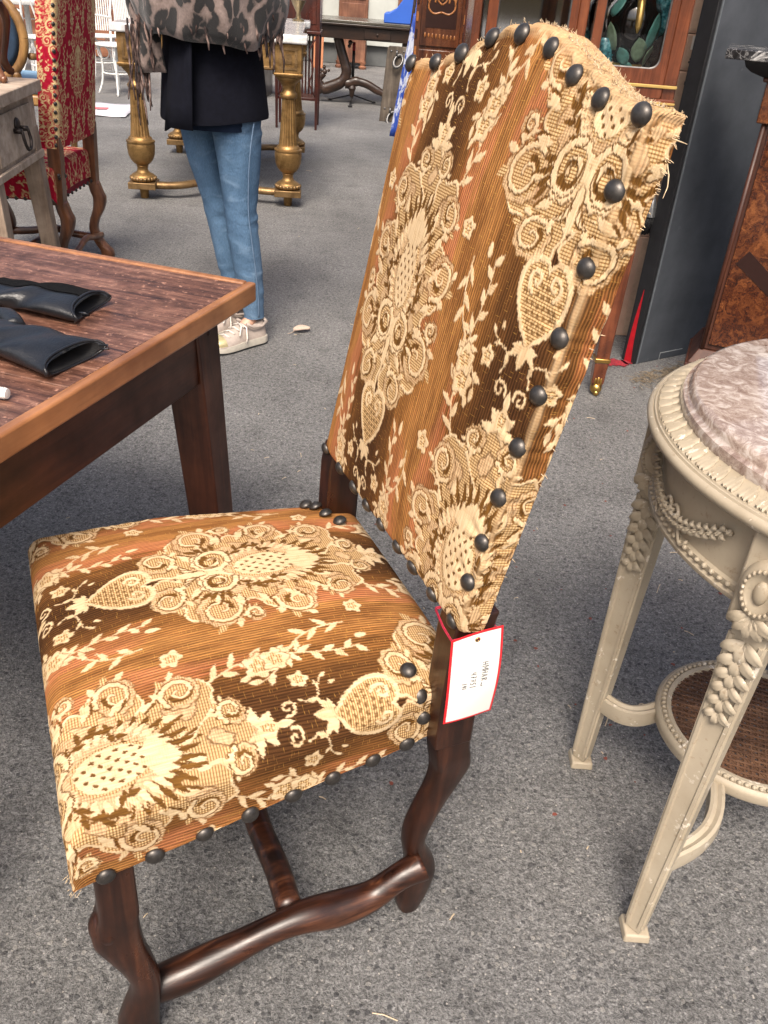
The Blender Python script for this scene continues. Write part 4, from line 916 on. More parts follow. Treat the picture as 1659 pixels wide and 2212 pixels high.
# front opening edge and flap of the jacket at the left
P0 = [Vector((-.035, .012, z))+FD*(.186-.03*(z-.8))+SD*.03 for z in (.775, .85, .95, 1.05)]
mb = MB(); rows = []
for i, p in enumerate(P0):
    rows.append([tuple(p-SD*.02-FD*.01), tuple(p+FD*(.03-.012*i)-SD*.01+Vector((0, 0, -.016 if i == 0 else 0))), tuple(p+FD*(.034-.014*i)+SD*.03), tuple(p+FD*(.026-.012*i)+SD*.065), tuple(p+FD*.0+SD*.11)])
mb.loft(rows, cap=False, close=False); o = mb.build('jacket_flap', NAVY, jk, True); o.modifiers.new('sol', 'SOLIDIFY').thickness = .006
# scarf and its fringe
LEO = m_leopard()
mb = MB(); rings = []; n_ = 72
def sc_b(a): return 1.055-.030*math.cos(a-.9)+.012*math.sin(3*a)+.006*math.sin(7*a)
for t in np.linspace(0, 1, 12):
    ring = []
    for j in range(n_):
        a = 2*PI*j/n_; zb = sc_b(a); z = zb+(1.40-zb)*t; k = (1.0-.55*max(0, t-.6)/.4); rr = (.222+.03*math.sin(PI*min(1, t*1.3)))*k+.010*math.sin(6*a+t*7)*(1-t*.5)+.006*math.sin(13*a-t*5)
        ring.append((-.035+rr*1.02*math.cos(a+RF), .012+rr*1.1*math.sin(a+RF), z))
    rings.append(ring)
sc = mb.loft(rings, cap=False).build('scarf', LEO, per, True); sc.modifiers.new('sol', 'SOLIDIFY').thickness = .008
fr = MB(); FRM = NT('fringe_yarn'); _n = FRM.noise(FRM.coord((1, 1, .5)), 55, 3); FRM.p(color=FRM.ramp(_n, [(.38, (.016, .011, .012)), (.52, (.10, .06, .05)), (.62, (.30, .21, .18))]), rough=.95)
def fringe(x, y, z, L_, r=.0036):
    P = [Vector((x, y, z))]
    for i in range(6): P.append(P[-1]+Vector((random.uniform(-.007, .007), random.uniform(-.006, .006), -L_/6)))
    fr.tube(P, [r, r*1.05, r, r*1.1, r*.9, r, r*.5], 6)
for i in range(20):      # hanging end at the left of the picture
    t = random.random(); fringe(-.205-.075*t+.012*random.random(), -.13+random.uniform(-.03, .02), 1.09-.03*random.random(), random.uniform(.15, .31)*(1 if t > .3 else .85))
for i in range(22):      # right hand fringe
    t = random.random(); fringe(.125+.085*t, -.14+.12*t+random.uniform(-.015, .015), 1.17+random.uniform(-.03, .02), random.uniform(.10, .20))
for i in range(34):      # fringe lying on the scarf front
    a = random.uniform(-1.25, 1.25)+1.15; fringe(-.035+.232*math.cos(a+RF), .012+.25*math.sin(a+RF), random.uniform(1.13, 1.24), random.uniform(.06, .14), .0036)
fr.build('scarf_fringe', FRM.m, sc, True)['kind'] = 'stuff'
rows = []
for t in np.linspace(0, 1, 10): rows.append([(-.275+.11*s-.01*math.sin(t*7+s*3)+.035*t*(1-s), -.125+.012*math.sin(s*5+t*4), 1.17-.245*t+.03*s*math.sin(t*3)) for s in np.linspace(0, 1, 8)])
o = MB().loft(rows, cap=False, close=False).build('scarf_end', LEO, sc, True); o.modifiers.new('sol', 'SOLIDIFY').thickness = .006
MB().ball((-.05, 0, 1.60), .108, 20, 14, (1, 1, 1.12)).move(Matrix.Translation(-FD*.022)).loft([ering((-.05-FD.x*.05, -FD.y*.05, z), .095-.02*k, .085-.015*k, RF, 20) for k, z in enumerate((1.56, 1.50, 1.42, 1.36))]).build('hair', plain('brown_hair', (.10, .055, .03), .6, 0, .3, 120), per, True)
# sneakers
SHU = plain('beige_sneaker', (.36, .30, .26), .55, 0, .12, 60, .1); SOL = plain('cream_sole', (.50, .46, .39), .7, 0, .1, 60); OUT = plain('black_outsole', (.02, .022, .022), .8); LAC = plain('shoe_lace', (.62, .56, .50), .8); GLD = plain('gold_toe', (.55, .46, .25), .35, .5, .2, 40)
def sneaker(heel, d, sgn):
    M = Matrix.Translation(heel) @ Matrix.Rotation(math.atan2(d.y, d.x), 4, 'Z')     # local x = toe direction from heel
    sh = bpy.data.objects.new('shoe', None); 
    W_ = [(0, .026), (.02, .036), (.06, .038), (.11, .040), (.16, .046), (.20, .045), (.235, .034), (.255, .014)]
    pts = spline([(x, w_+.003) for x, w_ in W_], 4); out = [(p[0]-.004, p[1]) for p in pts]+[(p[0]-.004, -p[1]) for p in pts[::-1]]
    s0 = MB().loft([[(x, y*.98, .001+.004*max(0, (x-.2)/.06)) for x, y in out], [(x, y, .008+.005*max(0, (x-.2)/.06)) for x, y in out]]).move(M).build('outsole', OUT, None, 50)
    ms = MB().loft([[(x, y*1.01, .0082+.005*max(0, (x-.2)/.06)) for x, y in out], [(x, y*1.03, .016) for x, y in out], [(x*1., y*.99, .034 if x < .1 else .034-.006*(x-.1)/.15) for x, y in out]]).move(M).build('midsole', SOL, None, 50)
    rings = []
    for (x, w_, h_) in spline([(.0, .022, .086), (.012, .032, .092), (.04, .035, .080), (.07, .036, .078), (.10, .037, .092), (.13, .039, .080), (.17, .043, .062), (.21, .041, .050), (.24, .028, .042), (.252, .010, .034)], 4):
        rings.append([(x, w_*math.cos(a)*(1.12-.25*max(0, math.sin(a))), .028+max(0, h_-.028)*max(0, math.sin(a))**.8) for a in np.linspace(-.15, PI+.15, 18)])
    up = MB().loft(rings, cap=False, close=False).move(M).build('upper', SHU, None, True)
    tc = MB().loft([[(x, .043*math.cos(a)*k, .030+.032*k*max(0, math.sin(a))**.8) for a in np.linspace(0, PI, 14)] for x, k in ((.195, 1.08), (.215, 1.0), (.238, .74), (.253, .3))], cap=False, close=False).move(M).build('toe_cap', GLD, up, True)
    mb = MB(); mb.tube([(.002, .030, .088), (.03, .036, .076), (.07, .036, .080), (.095, .030, .096)], .006, 8); mb.tube([(.002, -.030, .088), (.03, -.036, .076), (.07, -.036, .080), (.095, -.030, .096)], .006, 8); mb.tube([(.002, .030, .088), (-.004, 0, .094), (.002, -.030, .088)], .006, 8)
    mb.move(M).build('collar', SHU, up, True)
    mb = MB()
    for k in range(4): x = .105+k*.022; mb.tube([(x, .026, .084-k*.009), (x+.006, 0, .093-k*.010), (x+.012, -.026, .082-k*.009)], .0032, 6)
    mb.tube([(.11, .01, .095), (.10, .035, .085), (.11, .052, .05), (.115, .054, .03)], .003, 6); mb.tube([(.11, -.01, .095), (.12, .03, .092), (.14, .045, .065), (.12, .03, .085)], .003, 6)
    mb.move(M).build('lace', LAC, up, True)
    bpy.data.objects.remove(sh)
    up.name = 'shoe'
    for o in (s0, ms): o.parent = up
    up.parent = per; return up
sneaker(Vector((-.530, 3.180, 0))-PO, FD, 1); sneaker(Vector((-.615, 3.30, 0))-PO, FD, -1)
# ---------------------------------------------------------------- red damask chair seen from behind
RD = m_red_damask(); RW = wood('red_chair_wood', (.06, .022, .010), (.145, .055, .024), (.24, .10, .045), 1.6, 'z', .35, coat=.2)
rc = thing('damask_chair', 'high-backed chair in red and cream damask seen from behind, beside the weathered desk', 'chair', (-1.470, 3.70, 0), math.radians(90))
# local x -> +Y world (far), local y -> -X world (front)
def damask(X, Y, Z, u, v, name, parent):
    wv = sample_canvas(CANVAS, u.ravel()*1.2, v.ravel()*1.2)
    a = np.zeros((wv.shape[0], 4)); k = np.clip(wv[:, 1]*1.3+wv[:, 0]*.5, 0, 1); a[:, 0] = k; a[:, 3] = 1
    return grid_mesh(name, X, Y, Z, RD, {'weave': a}, parent)
nv_, nu_ = 260, 190
T, S_ = np.meshgrid(np.linspace(0, 1, nv_), np.linspace(-1, 1, nu_), indexing='ij')
hwr, thk = .235, .070; U = S_*(hwr+thk); h, d = prof(np.abs(U)-hwr, .015); zz = .555+T*.68
ybk = -.2*(zz-.5)*.55; yb_ = ybk-.022-.010*np.clip(1-np.abs(U/hwr)**3, 0, 1)+d
rb = damask(.215+np.sign(U)*np.minimum(hwr, np.abs(U)+0*h)*1.0+0*h, yb_, zz, U+.02, zz-.85, 'backrest', rc)
MB().loft([[(x, y, z) for x, y in ((-.015, .03-.11*(z-.5)), (.445, .03-.11*(z-.5)), (.445, -.016-.11*(z-.5)), (-.015, -.016-.11*(z-.5)))] for z in (.558, .80, 1.228)]).build('back_core', plain('red_cloth', (.24, .010, .026), .8), rb, 35)
SV, SU_ = np.meshgrid(np.linspace(0, 1, 180), np.linspace(-1, 1, 190), indexing='ij')
V2 = -.11+SV*(.5+.2); hb, db = prof(-V2+.0, .02); hf, df = prof(V2-.47, .02); yy = np.where(V2 > .2, .47+hf, -hb); U = SU_*(.25+.105); hx, dx = prof(np.abs(U)-.25, .02)
zz = np.maximum(.475+.02*(1-(U/.3)**2)-dx-db-df, .335)
st = damask(.215+np.sign(U)*(.25+hx), yy, zz, U, V2-.1, 'seat', rc)
MB().box(-.02, .45, .01, .46, .345, .44).build('seat_core', bpy.data.materials['red_cloth'], st)
RL = [(0, .026, .345), (-.012, .029, .30), (-.022, .030, .27), (-.012, .026, .22), (.012, .021, .17), (.02, .020, .12), (-.005, .024, .06), (-.03, .030, .03), (-.035, .030, 0)]
for x, sy in ((0.005, 1), (.425, 1), (.005, -1), (.425, -1)):
    P = spline(RL, 4); y0 = .0 if sy > 0 else .44
    MB().loft([rrect((x, y0+sy*p[0]*1.0, p[2]), .026, p[1], .6) for p in P]).build('leg', RW, rc, True)
for x in (.005, .425): MB().frus((x-.026, x+.026, -.02, .03, .33), (x-.024, x+.024, -.035, .02, .60)).build('back_post', RW, rc, 35, .003)
for x in (.005, .425): MB().tube(spline([(x, .0, .085), (x, .12, .095), (x, .22, .115), (x, .32, .095), (x, .43, .085)], 4), .018, 10).build('side_stretcher', RW, rc, True)
MB().tube([(.005, .2, .115), (.425, .2, .115)], .016, 10).build('cross_stretcher', RW, rc, True)
MB().tube(spline([(.005, -.012, .10), (.11, -.012, .115), (.215, -.012, .135), (.32, -.012, .115), (.425, -.012, .10)], 4), .014, 10).build('rear_stretcher', RW, rc, True)
sn = MB().ball((0, 0, 0), .0085, 10, 6, (1, 1, .6)).mesh('small_nail', True); sn.materials.append(NAIL)
for k in range(21): z = .57+k*.031; put('nailhead', sn, rb, loc=(-.0195, -.014-.11*(z-.5), z), rot=(PI/2, 0, -.7))
for k in range(12): put('nailhead', sn, st, loc=(-.033, .02+k*.038, .352), rot=(0, -PI/2, 0))
for k in range(6): put('nailhead', sn, st, loc=(-.034+.012*k, -.014-.004*abs(k-2), .455-.012*(k % 2)), rot=(PI/2, 0, -.5))
for k in range(10): put('nailhead', sn, st, loc=(-.01+k*.05, -.003, .352), rot=(PI/2, 0, 0))
# ---------------------------------------------------------------- weathered desk and what stands on it
WW = wood('weathered_wood', (.30, .225, .165), (.48, .38, .295), (.60, .50, .41), 1.4, 'x', .8, bump=.3, contrast=.9); WWZ = wood('weathered_leg', (.20, .14, .10), (.36, .27, .20), (.48, .38, .29), 1.4, 'z', .8, bump=.3)
IRON = plain('dark_iron', (.035, .028, .026), .5, .7, .3, 60, .2)
dk = thing('weathered_desk', 'pale weathered wooden desk with iron drawer pull, left of the red damask chair', 'desk', (-1.447, 3.602, 0), math.radians(6))
MB().box(-.95, 0, -.62, 0, .778, .820).build('desk_top', WW, dk, 35, .004)
MB().box(-.93, -.028, -.60, -.028, .548, .7775).build('body', WW, dk, 35, .003)
dr = MB().box(-.0275, -.018, -.53, -.115, .590, .752).build('drawer_front', WW, dk, 35, .003)
MB().lathe([(.001, .012), (.018, .011), (.024, .006), (.026, 0), (.02, -.002)], 16).move(Matrix.Translation((-.018, -.31, .70)) @ Matrix.Rotation(PI/2, 4, 'Y')).build('handle_plate', IRON, dr, True)
for s in (-1, 1): MB().tube([(-.02, -.31+s*.034, .685), (.012, -.31+s*.034, .685)], .009, 8).build('handle_post', IRON, dr, True)
MB().tube(spline([(.010, -.344, .685), (.016, -.346, .65), (.018, -.33, .625), (.018, -.31, .620), (.018, -.29, .625), (.016, -.274, .65), (.010, -.276, .685)], 4), .006, 8).build('drop_handle', IRON, dr, True)
MB().box(-.0275, -.012, -.60, -.03, .548, .575).build('rail', WW, dk, 35, .003)
for x0, y0, sx, sy in ((-.028, -.028, 1, 1), (-.028, -.592, 1, -1), (-.92, -.028, -1, 1), (-.92, -.592, -1, -1)):
    MB().frus((x0+sx*.035-(.055 if sx > 0 else 0), x0+sx*.035+(.0 if sx > 0 else .055), y0+sy*.02-(.055 if sy > 0 else 0), y0+sy*.02+(0 if sy > 0 else .055), 0), (x0+sx*.003-(.072 if sx > 0 else 0), x0+sx*.003+(0 if sx > 0 else .072), y0+sy*.003-(.072 if sy > 0 else 0), y0+sy*.003+(0 if sy > 0 else .072), .66)).build('leg', WWZ, dk, 35, .004)
fs = thing('footstool', 'small brown wooden stool with curved legs standing on the weathered desk', 'stool', (-1.725, 3.475, .8205), .3)
for sx, sy in ((1, 1), (-1, 1), (1, -1), (-1, -1)):
    P = spline([(sx*.17, sy*.12, .245), (sx*.195, sy*.135, .20), (sx*.185, sy*.13, .13), (sx*.17, sy*.12, .06), (sx*.185, sy*.13, .018), (sx*.20, sy*.14, .009)], 4)
    MB().tube(P, [.024-.011*i/len(P) for i in range(len(P)-3)]+[.013, .014, .009], 10).build('leg', RW, fs, True)
MB().box(-.20, .20, -.15, .15, .245, .29).build('seat_rail', RW, fs, 35, .008); MB().box(-.19, .19, -.14, .14, .2905, .33).build('cushion', RD, fs, 35, .02, 3)
# ---------------------------------------------------------------- armchair with oval back
GOLDW = wood('gold_brown_wood', (.13, .06, .018), (.27, .14, .045), (.42, .24, .085), 1.4, 'z', .4)
BLU = plain('dark_blue_cloth', (.012, .030, .060), .9, 0, .2, 40); LBL = plain('pale_blue_cloth', (.20, .33, .46), .9, 0, .12, 30)
oc = thing('oval_back_chair', 'oval-backed chair with dark blue back and pale blue seat behind the weathered desk', 'chair', (-2.45, 5.55, 0), 0)
def oval(rx, rz, n_=44): return [(-.03+rx*math.cos(2*PI*j/n_), 0, .795+rz*math.sin(2*PI*j/n_)) for j in range(n_+1)]
MB().tube(oval(.185, .215), .026, 12, cap=False, up=(0, 1, 0)).build('back_frame', GOLDW, oc, True)
MB().tube(oval(.160, .190), .008, 8, cap=False, up=(0, 1, 0)).build('inner_moulding', GOLDW, oc, True)
MB().loft([[(-.03+k*.16*math.cos(2*PI*j/40), -.012-.012*(1-k*k), .795+k*.19*math.sin(2*PI*j/40)) for j in range(40)] for k in (1, .8, .5, .05)], cap=True).build('back_pad', BLU, oc, True)
for s in (-1, 1): MB().tube(spline([(-.03+s*.11, 0, .615), (-.03+s*.12, .01, .55), (-.03+s*.15, .02, .48), (-.03+s*.16, .0, .30), (-.03+s*.17, -.03, .0)], 4), [.026]*8+[.024]*4+[.02]*5, 10).build('rear_leg', GOLDW, oc, True)
for s in (-1, 1): MB().tube(spline([(.21*s-.01, .50, .45), (.215*s-.01, .515, .30), (.20*s-.01, .50, .12), (.21*s-.01, .52, .0)], 4), [.03]*4+[.022]*5+[.016]*4, 10).build('front_leg', GOLDW, oc, True)
MB().box(-.25, .23, .0, .52, .435, .495).build('seat_rail', GOLDW, oc, 35, .012)
MB().box(-.235, .215, .02, .505, .4955, .575).build('seat_cushion', LBL, oc, 35, .035, 4)
for s in (-1, 1): MB().tube(spline([(-.03+s*.20, .02, .70), (s*.23-.02, .15, .69), (s*.245-.02, .30, .68), (s*.24-.02, .34, .62), (s*.225-.02, .32, .48)], 4), .019, 10).build('arm', GOLDW, oc, True)
# ---------------------------------------------------------------- white iron garden chairs and table
WI = plain('white_iron', (.66, .66, .64), .55, 0, .12, 40)
def garden_chair(loc, rz, label, woven):
    g_ = thing('garden_chair', label, 'chair', loc, rz, 'white iron garden chairs')
    s0 = MB().lathe([(.01, .445), (.19, .445), (.205, .452), (.205, .462), (.19, .468), (.01, .462)], 28).build('seat', WI, g_, 45)
    for k in range(4):
        a = PI/4+k*PI/2; c_, s_ = math.cos(a), math.sin(a)
        MB().tube(spline([(.17*c_, .17*s_, .45), (.14*c_, .14*s_, .30), (.155*c_, .155*s_, .12), (.20*c_, .20*s_, 0)], 4), .011, 8).build('leg', WI, g_, True)
        MB().torus((0, 0, 0), .055, .006, 18, 6).move(Matrix.Translation((.12*c_, .12*s_, .38)) @ Matrix.Rotation(a, 4, 'Z') @ Matrix.Rotation(PI/2, 4, 'X')).build('leg_scroll', WI, g_, True)
    MB().torus((0, 0, .20), .135, .008, 28, 6).build('leg_ring', WI, g_, True)
    f = MB().tube(spline([(-.17, -.10, .46), (-.185, -.13, .70), (-.15, -.16, .92), (0, -.18, 1.0), (.15, -.16, .92), (.185, -.13, .70), (.17, -.10, .46)], 6), .012, 8).build('back_frame', WI, g_, True)
    if woven:
        for k in range(13):
            x = -.144+k*.024; MB().box(x-.007, x+.007, -.160, -.152, .50, .90+.07*(1-(x/.15)**2)).build('back_slat', WI, f)
    else:
        for sx in (-1, 0, 1):
            MB().tube(spline([(sx*.03, -.12, .465), (sx*.05, -.145, .62), (sx*.10, -.165, .80), (sx*.13, -.17, .90)], 4), .009, 8, ).build('back_rod', WI, f, True)
    for s in (-1, 1): MB().tube(spline([(s*.18, -.13, .68), (s*.23, .02, .70), (s*.22, .13, .64), (s*.19, .12, .47)], 4), .010, 8).build('arm', WI, g_, True)
    return g_
garden_chair((-3.92, 9.95, 0), .5, 'white iron garden chair with three splayed back rods, left of the red damask chair', False)
garden_chair((-3.10, 9.75, 0), 2.6, 'white iron garden chair with slatted back between the damask chair and gilded table', True)
garden_chair((-3.55, 10.7, 0), -2.7, 'white iron garden chair with slatted back, mostly hidden behind the red damask chair', True)
wt = thing('garden_table', 'round white iron garden table standing against the plank stall', 'table', (-4.55, 11.2, 0))
MB().lathe([(.01, .69), (.46, .69), (.47, .70), (.47, .735), (.46, .742), (.01, .742)], 48).build('table_top', WI, wt, 45)
MB().lathe([(.035, 0), (.03, .69)], 14).build('stem', WI, wt, 45)
for k in range(3): a = .5+k*2.094; MB().tube(spline([(0, 0, .25), (.15*math.cos(a), .15*math.sin(a), .16), (.32*math.cos(a), .32*math.sin(a), .02)], 5), .016, 8).build('foot', WI, wt, True)
# ---------------------------------------------------------------- paper sheet on the ground
PAP = NT('paper'); _c = PAP.coord(); PAP.p(color=PAP.ramp(PAP.noise(_c, 6, 4), [(.3, (.50, .49, .53)), (.7, (.60, .59, .62))]), rough=.7); PAP = PAP.m
sh = thing('paper_sheet', 'pale grey sheet with a pink bar lying on the asphalt behind the red damask chair', 'sheet', (-3.0, 8.6, .004), math.radians(8))
rows = []
for j in range(9): rows.append([(-.36+.72*i/10, -.40+.8*j/8, .004*math.sin(i*1.3+j)+.005) for i in range(11)])
o = MB().loft(rows, cap=False, close=False).build('paper', PAP, sh, True); o.modifiers.new('sol', 'SOLIDIFY').thickness = .002
MB().box(-.28, .14, -.05, .06, .0125, .0135).build('pink_bar', plain('pink_ink', (.72, .16, .18), .6), sh)
# ---------------------------------------------------------------- small mahogany side table
MH = wood('mahogany', (.020, .004, .003), (.055, .012, .008), (.10, .026, .016), 1.5, 'z', .3, coat=.3)
sb = thing('mahogany_cabinet', 'narrow dark mahogany cabinet on thin legs behind the gilded table', 'cabinet', (-1.27, 8.39, 0), math.radians(3))
MB().box(0, .39, 0, .36, .79, 1.75).build('case', MH, sb, 35, .004)
MB().box(.03, .36, -.006, -.0005, .84, 1.70).build('door', MH, sb, 35, .004); MB().box(-.008, .398, -.012, .372, .765, .7895).build('moulding', MH, sb, 35, .005)
for x, y in ((.018, .018), (.372, .018), (.018, .342), (.372, .342)): MB().frus((x-.010, x+.010, y-.010, y+.010, 0), (x-.018, x+.018, y-.018, y+.018, .7645)).build('leg', MH, sb, 35, .002)
MB().box(.03, .36, .02, .34, .24, .262).build('shelf', MH, sb, 35, .003)
for k in range(11): x = .045+k*.03; MB().box(x-.008, x+.008, .30, .315, .2625, .7645).build('slat', MH, sb)
for s in (0, 1):
    x = .03+s*.33; MB().tube(spline([(x, .018, .74), (x+(.06 if s == 0 else -.06), .018, .62), (x+(.02 if s == 0 else -.02), .018, .50), (x+(.05 if s == 0 else -.05), .018, .38), (x, .018, .27)], 4), .006, 6).build('fret_bracket', MH, sb, True)
# ---------------------------------------------------------------- long dark table with carved supports
LT = wood('long_table_wood', (.012, .006, .004), (.035, .017, .010), (.07, .036, .022), 1.2, 'x', .35, coat=.2); LTT = wood('long_table_top', (.05, .045, .035), (.10, .09, .07), (.16, .14, .11), 1.2, 'x', .25, coat=.3)
lt = thing('long_dark_table', 'long dark table with two drawers and carved scrolled supports in the background', 'table', (-1.55, 10.2, 0))
MB().box(-.35, 1.62, 0, .82, .785, .815).build('table_top', LTT, lt, 35, .006); MB().box(-.33, 1.60, .002, .80, .762, .7848).build('top_moulding', LT, lt, 35, .006)
MB().box(-.28, 1.55, .05, .76, .64, .7618).build('apron', LT, lt, 35, .003)
for x0 in (.15, .945):
    d = MB().box(x0, x0+.28, .040, .0495, .655, .752).build('drawer', LT, lt, 35, .004); MB().ball((x0+.14, .034, .70), .013, 10, 6).build('knob', LT, d, True)
def carved(xc):
    f = lambda L_: [(xc+(x+.72), .24, z) for x, z in L_]
    MB().tube(spline(f([(-.895, .64), (-.856, .518), (-.812, .40), (-.789, .314), (-.816, .241), (-.873, .193), (-.952, .16), (-1.031, .136), (-1.082, .178), (-1.083, .231), (-1.036, .285)]), 5), [.052]*12+[.056]*12+[.06]*12+[.05]*8+[.035]*7, 12, flat=.8, up=(0, 1, 0)).build('carved_scroll', LT, lt, True)
    MB().tube(spline(f([(-.80, .20), (-.744, .205), (-.686, .228), (-.606, .22), (-.535, .199), (-.453, .16), (-.371, .125), (-.30, .07), (-.24, .02)]), 4), [.05]*10+[.042]*12+[.036]*11, 12, flat=.8, up=(0, 1, 0)).build('carved_foot', LT, lt, True)
    MB().tube(spline(f([(-1.03, .14), (-1.10, .09), (-1.16, .03), (-1.18, .02)]), 4), .032, 10, flat=.8, up=(0, 1, 0)).build('carved_foot', LT, lt, True)
    mb = MB()
    for (x, z, r) in ((-1.03, .30, .03), (-1.035, .345, .02), (-1.075, .315, .016), (-.985, .315, .016), (-.98, .11, .02), (-.76, .60, .025), (-.77, .565, .018)): p = f([(x, z)])[0]; mb.ball(p, r, 8, 6)
    mb.build('carved_leaf', LT, lt, True); p = f([(-.722, 0)])[0]; MB().lathe([(.012, .06), (.025, .09), (.03, .13), (.045, .16), (.03, .20)], 14, (p[0], p[1], 0)).build('pendant', LT, lt, 45)
    MB().tube([f([(-.72, .20)])[0], (xc, .62, .20)], .03, 10).build('stretcher', LT, lt, True)
carved(.83); MB().box(1.35, 1.43, .1, .7, 0, .64).build('end_support', LT, lt, 35, .006); MB().box(-.2, -.12, .1, .7, 0, .64).build('end_support', LT, lt, 35, .006)
BLP = plain('blue_foam', (.022, .10, .46), .55, 0, .06, 10)
bp = tag(MB().loft([[(x, 0, z) for x, z in pr_] for pr_ in [[]]]) if False else MB().prism([(0, 0), (.62, 0), (.62, .34), (.26, .33), (.19, .22), (.12, .13), (.05, .09), (0, .085)], 0, .5, 'y').build('blue_cushion', BLP, None, 40, .008), 'bright blue curved foam piece lying on the long dark table', 'foam')
bp.location = (-.41, 10.30, .8155)
# black music stand behind the table
BKM = plain('black_metal', (.012, .012, .013), .4, .4, .2, 50)
ms = thing('tripod_stand', 'black metal tripod stand under the long dark table', 'stand', (-.725, 10.36, 0))
MB().tube([(0, .17, .045), (0, .17, .60)], .016, 10).build('pole', BKM, ms, True); MB().tube([(0, .17, .52), (0, .17, .60)], .0168, 10).build('red_sleeve', plain('red_plastic', (.25, .01, .012), .4), ms, True)
for (x, y) in ((-.25, .24), (.24, .27), (.01, -.22)):
    MB().tube([(0, .17, .085), (x, y, .012)], .012, 8, flat=.6).build('foot_bar', BKM, ms, True); MB().ball((x, y, .012), .016, 8, 6, (1.6, 1.2, .7)).build('rubber_foot', BKM, ms, True)
# ---------------------------------------------------------------- leaning board with iron rings
BDW = wood('old_board', (.055, .042, .032), (.12, .095, .072), (.19, .155, .12), 1.3, 'z', .8, bump=.3); STL = plain('worn_steel', (.16, .155, .15), .42, .9, .3, 60, .1)
bd = thing('ring_board', 'old grey wooden board with two iron rings standing near the tapestry chair back', 'board', (-.36, 9.31, 0), 0)
poly = [(0, 0), (.21, 0), (.245, .03), (.245, .64), (.225, .668), (.06, .668), (.042, .65)]
b0 = MB().prism(poly, 0, .035, 'y').build('plank', BDW, bd, 35, .005)
for x, z in ((.14, .575), (.11, .07)):
    r = MB().torus((0, 0, 0), .05, .015, 24, 10).move(Matrix.Translation((x+.012, -.030, z-.03)) @ Matrix.Rotation(.5, 4, 'Y') @ Matrix.Rotation(1.1, 4, 'X') @ Matrix.Diagonal((.75, 1.25, 1, 1))).build('ring', STL, bd, True)
    MB().torus((0, 0, 0), .022, .010, 16, 8).move(Matrix.Translation((x-.005, -.012, z+.035)) @ Matrix.Rotation(PI/2, 4, 'Y')).build('staple', STL, bd, True)
    for s in (-1, 1): MB().ball((x+s*.06, -.002, z+.05), .010, 8, 5, (1, .5, 1)).build('bolt', STL, bd, True)
# ---------------------------------------------------------------- furled blue cloth with gold cord
FB = NT('flag_cloth'); _c = FB.coord(); FB.p(color=FB.mix((.012, .05, .30), (.52, .55, .60), FB.ramp(FB.noise(FB.coord((1, 1, .45)), 16, 4, .6, 1.), [(.48, 0), (.56, .8)])), rough=.7)
fl = thing('furled_banner', 'furled blue and white banner with gold cord leaning beside the marquetry cabinet', 'banner', (-.10, 8.45, 0))
rings = []
for t in np.linspace(0, 1, 14):
    z = .0+t*.98; cx = -.05+.10*t; r0 = .060-.030*t
    rings.append([(cx+r0*(1+.28*math.sin(6*a+t*4))*math.cos(a), r0*.8*(1+.28*math.sin(6*a+t*4))*math.sin(a), z) for a in [2*PI*j/48 for j in range(48)]])
MB().loft(rings).build('cloth', FB.m, fl, True)
mb = MB()
for k in range(9): mb.ball((.072-.003*k, -.035, .99-k*.022), .017, 8, 6, (1, 1, .85))
mb.build('gold_cord', plain('gold_cord', (.60, .36, .06), .5, .3, .2, 60), fl, True)
MB().tube([(-.06, .06, 0), (.08, .06, 1.9)], .014, 8).build('staff', LT, fl, True)
# ---------------------------------------------------------------- marquetry cabinet, tall dark cabinet, vitrine
MQ = wood('marquetry_wood', (.045, .013, .006), (.11, .035, .015), (.20, .075, .030), 1.5, 'z', .25, coat=.4); INL = plain('inlay_wood', (.27, .105, .032), .3, 0, .3, 60); INLD = plain('inlay_dark', (.022, .008, .006), .3)
mq = thing('marquetry_cabinet', 'red-brown cabinet with pale inlaid panels behind the left corner of the tapestry chair', 'cabinet', (-.05, 6.5, 0), 0)
MB().box(0, .75, 0, .45, .06, 1.75).build('case', MQ, mq, 35, .004)
for k in range(4): x, y = ((.03, .03), (.72, .03), (.03, .42), (.72, .42))[k]; MB().box(x-.03, x+.03, y-.03, y+.03, 0, .0595).build('foot', MQ, mq, 35, .004)
for x0, x1 in ((.035, .30), (.45, .715)):
    d = MB().box(x0, x1, -.012, -.0005, .86, 1.70).build('door', MQ, mq, 35, .004)
    c_ = (x0+x1)/2
    MB().box(x0+.03, x1-.03, -.0145, -.0125, .97, 1.66).build('inlay_field', INLD, d)
    mb = MB()
    for sg in (-1, 1):
        for L_ in ([(.0, 1.06), (.05, 1.05), (.085, 1.08), (.08, 1.13), (.05, 1.14), (.045, 1.11)], [(.085, 1.10), (.095, 1.2), (.085, 1.3), (.06, 1.36)], [(.0, 1.10), (.03, 1.13), (.02, 1.18), (.045, 1.22), (.02, 1.27)], [(.0, 1.12), (.012, 1.2), (0, 1.3)]):
            mb.tube(spline([(c_+sg*x, -.0150, z) for x, z in L_], 4), .0065, 6, flat=.35, up=(0, 1, 0))
    mb.build('scroll_inlay', INL, d, True)
    for k in range(9): MB().ball((x0+.035+k*.0245, -.013, .925-.001*k), .011, 6, 5, (.6, .3, 1.4)).build('inlay_drop', INL, d, True)
    for k in range(2):
        dr = MB().box(x0, x1, -.012, -.0005, .62-k*.26, .84-k*.26).build('drawer', MQ, mq, 35, .004); MB().ball((c_, -.018, .73-k*.26), .015, 10, 6).build('knob', BRASS, dr, True)
        MB().box(x0+.04, x1-.04, -.0145, -.0125, .66-k*.26, .80-k*.26).build('burr_panel', INL if False else MQ, dr, 35)
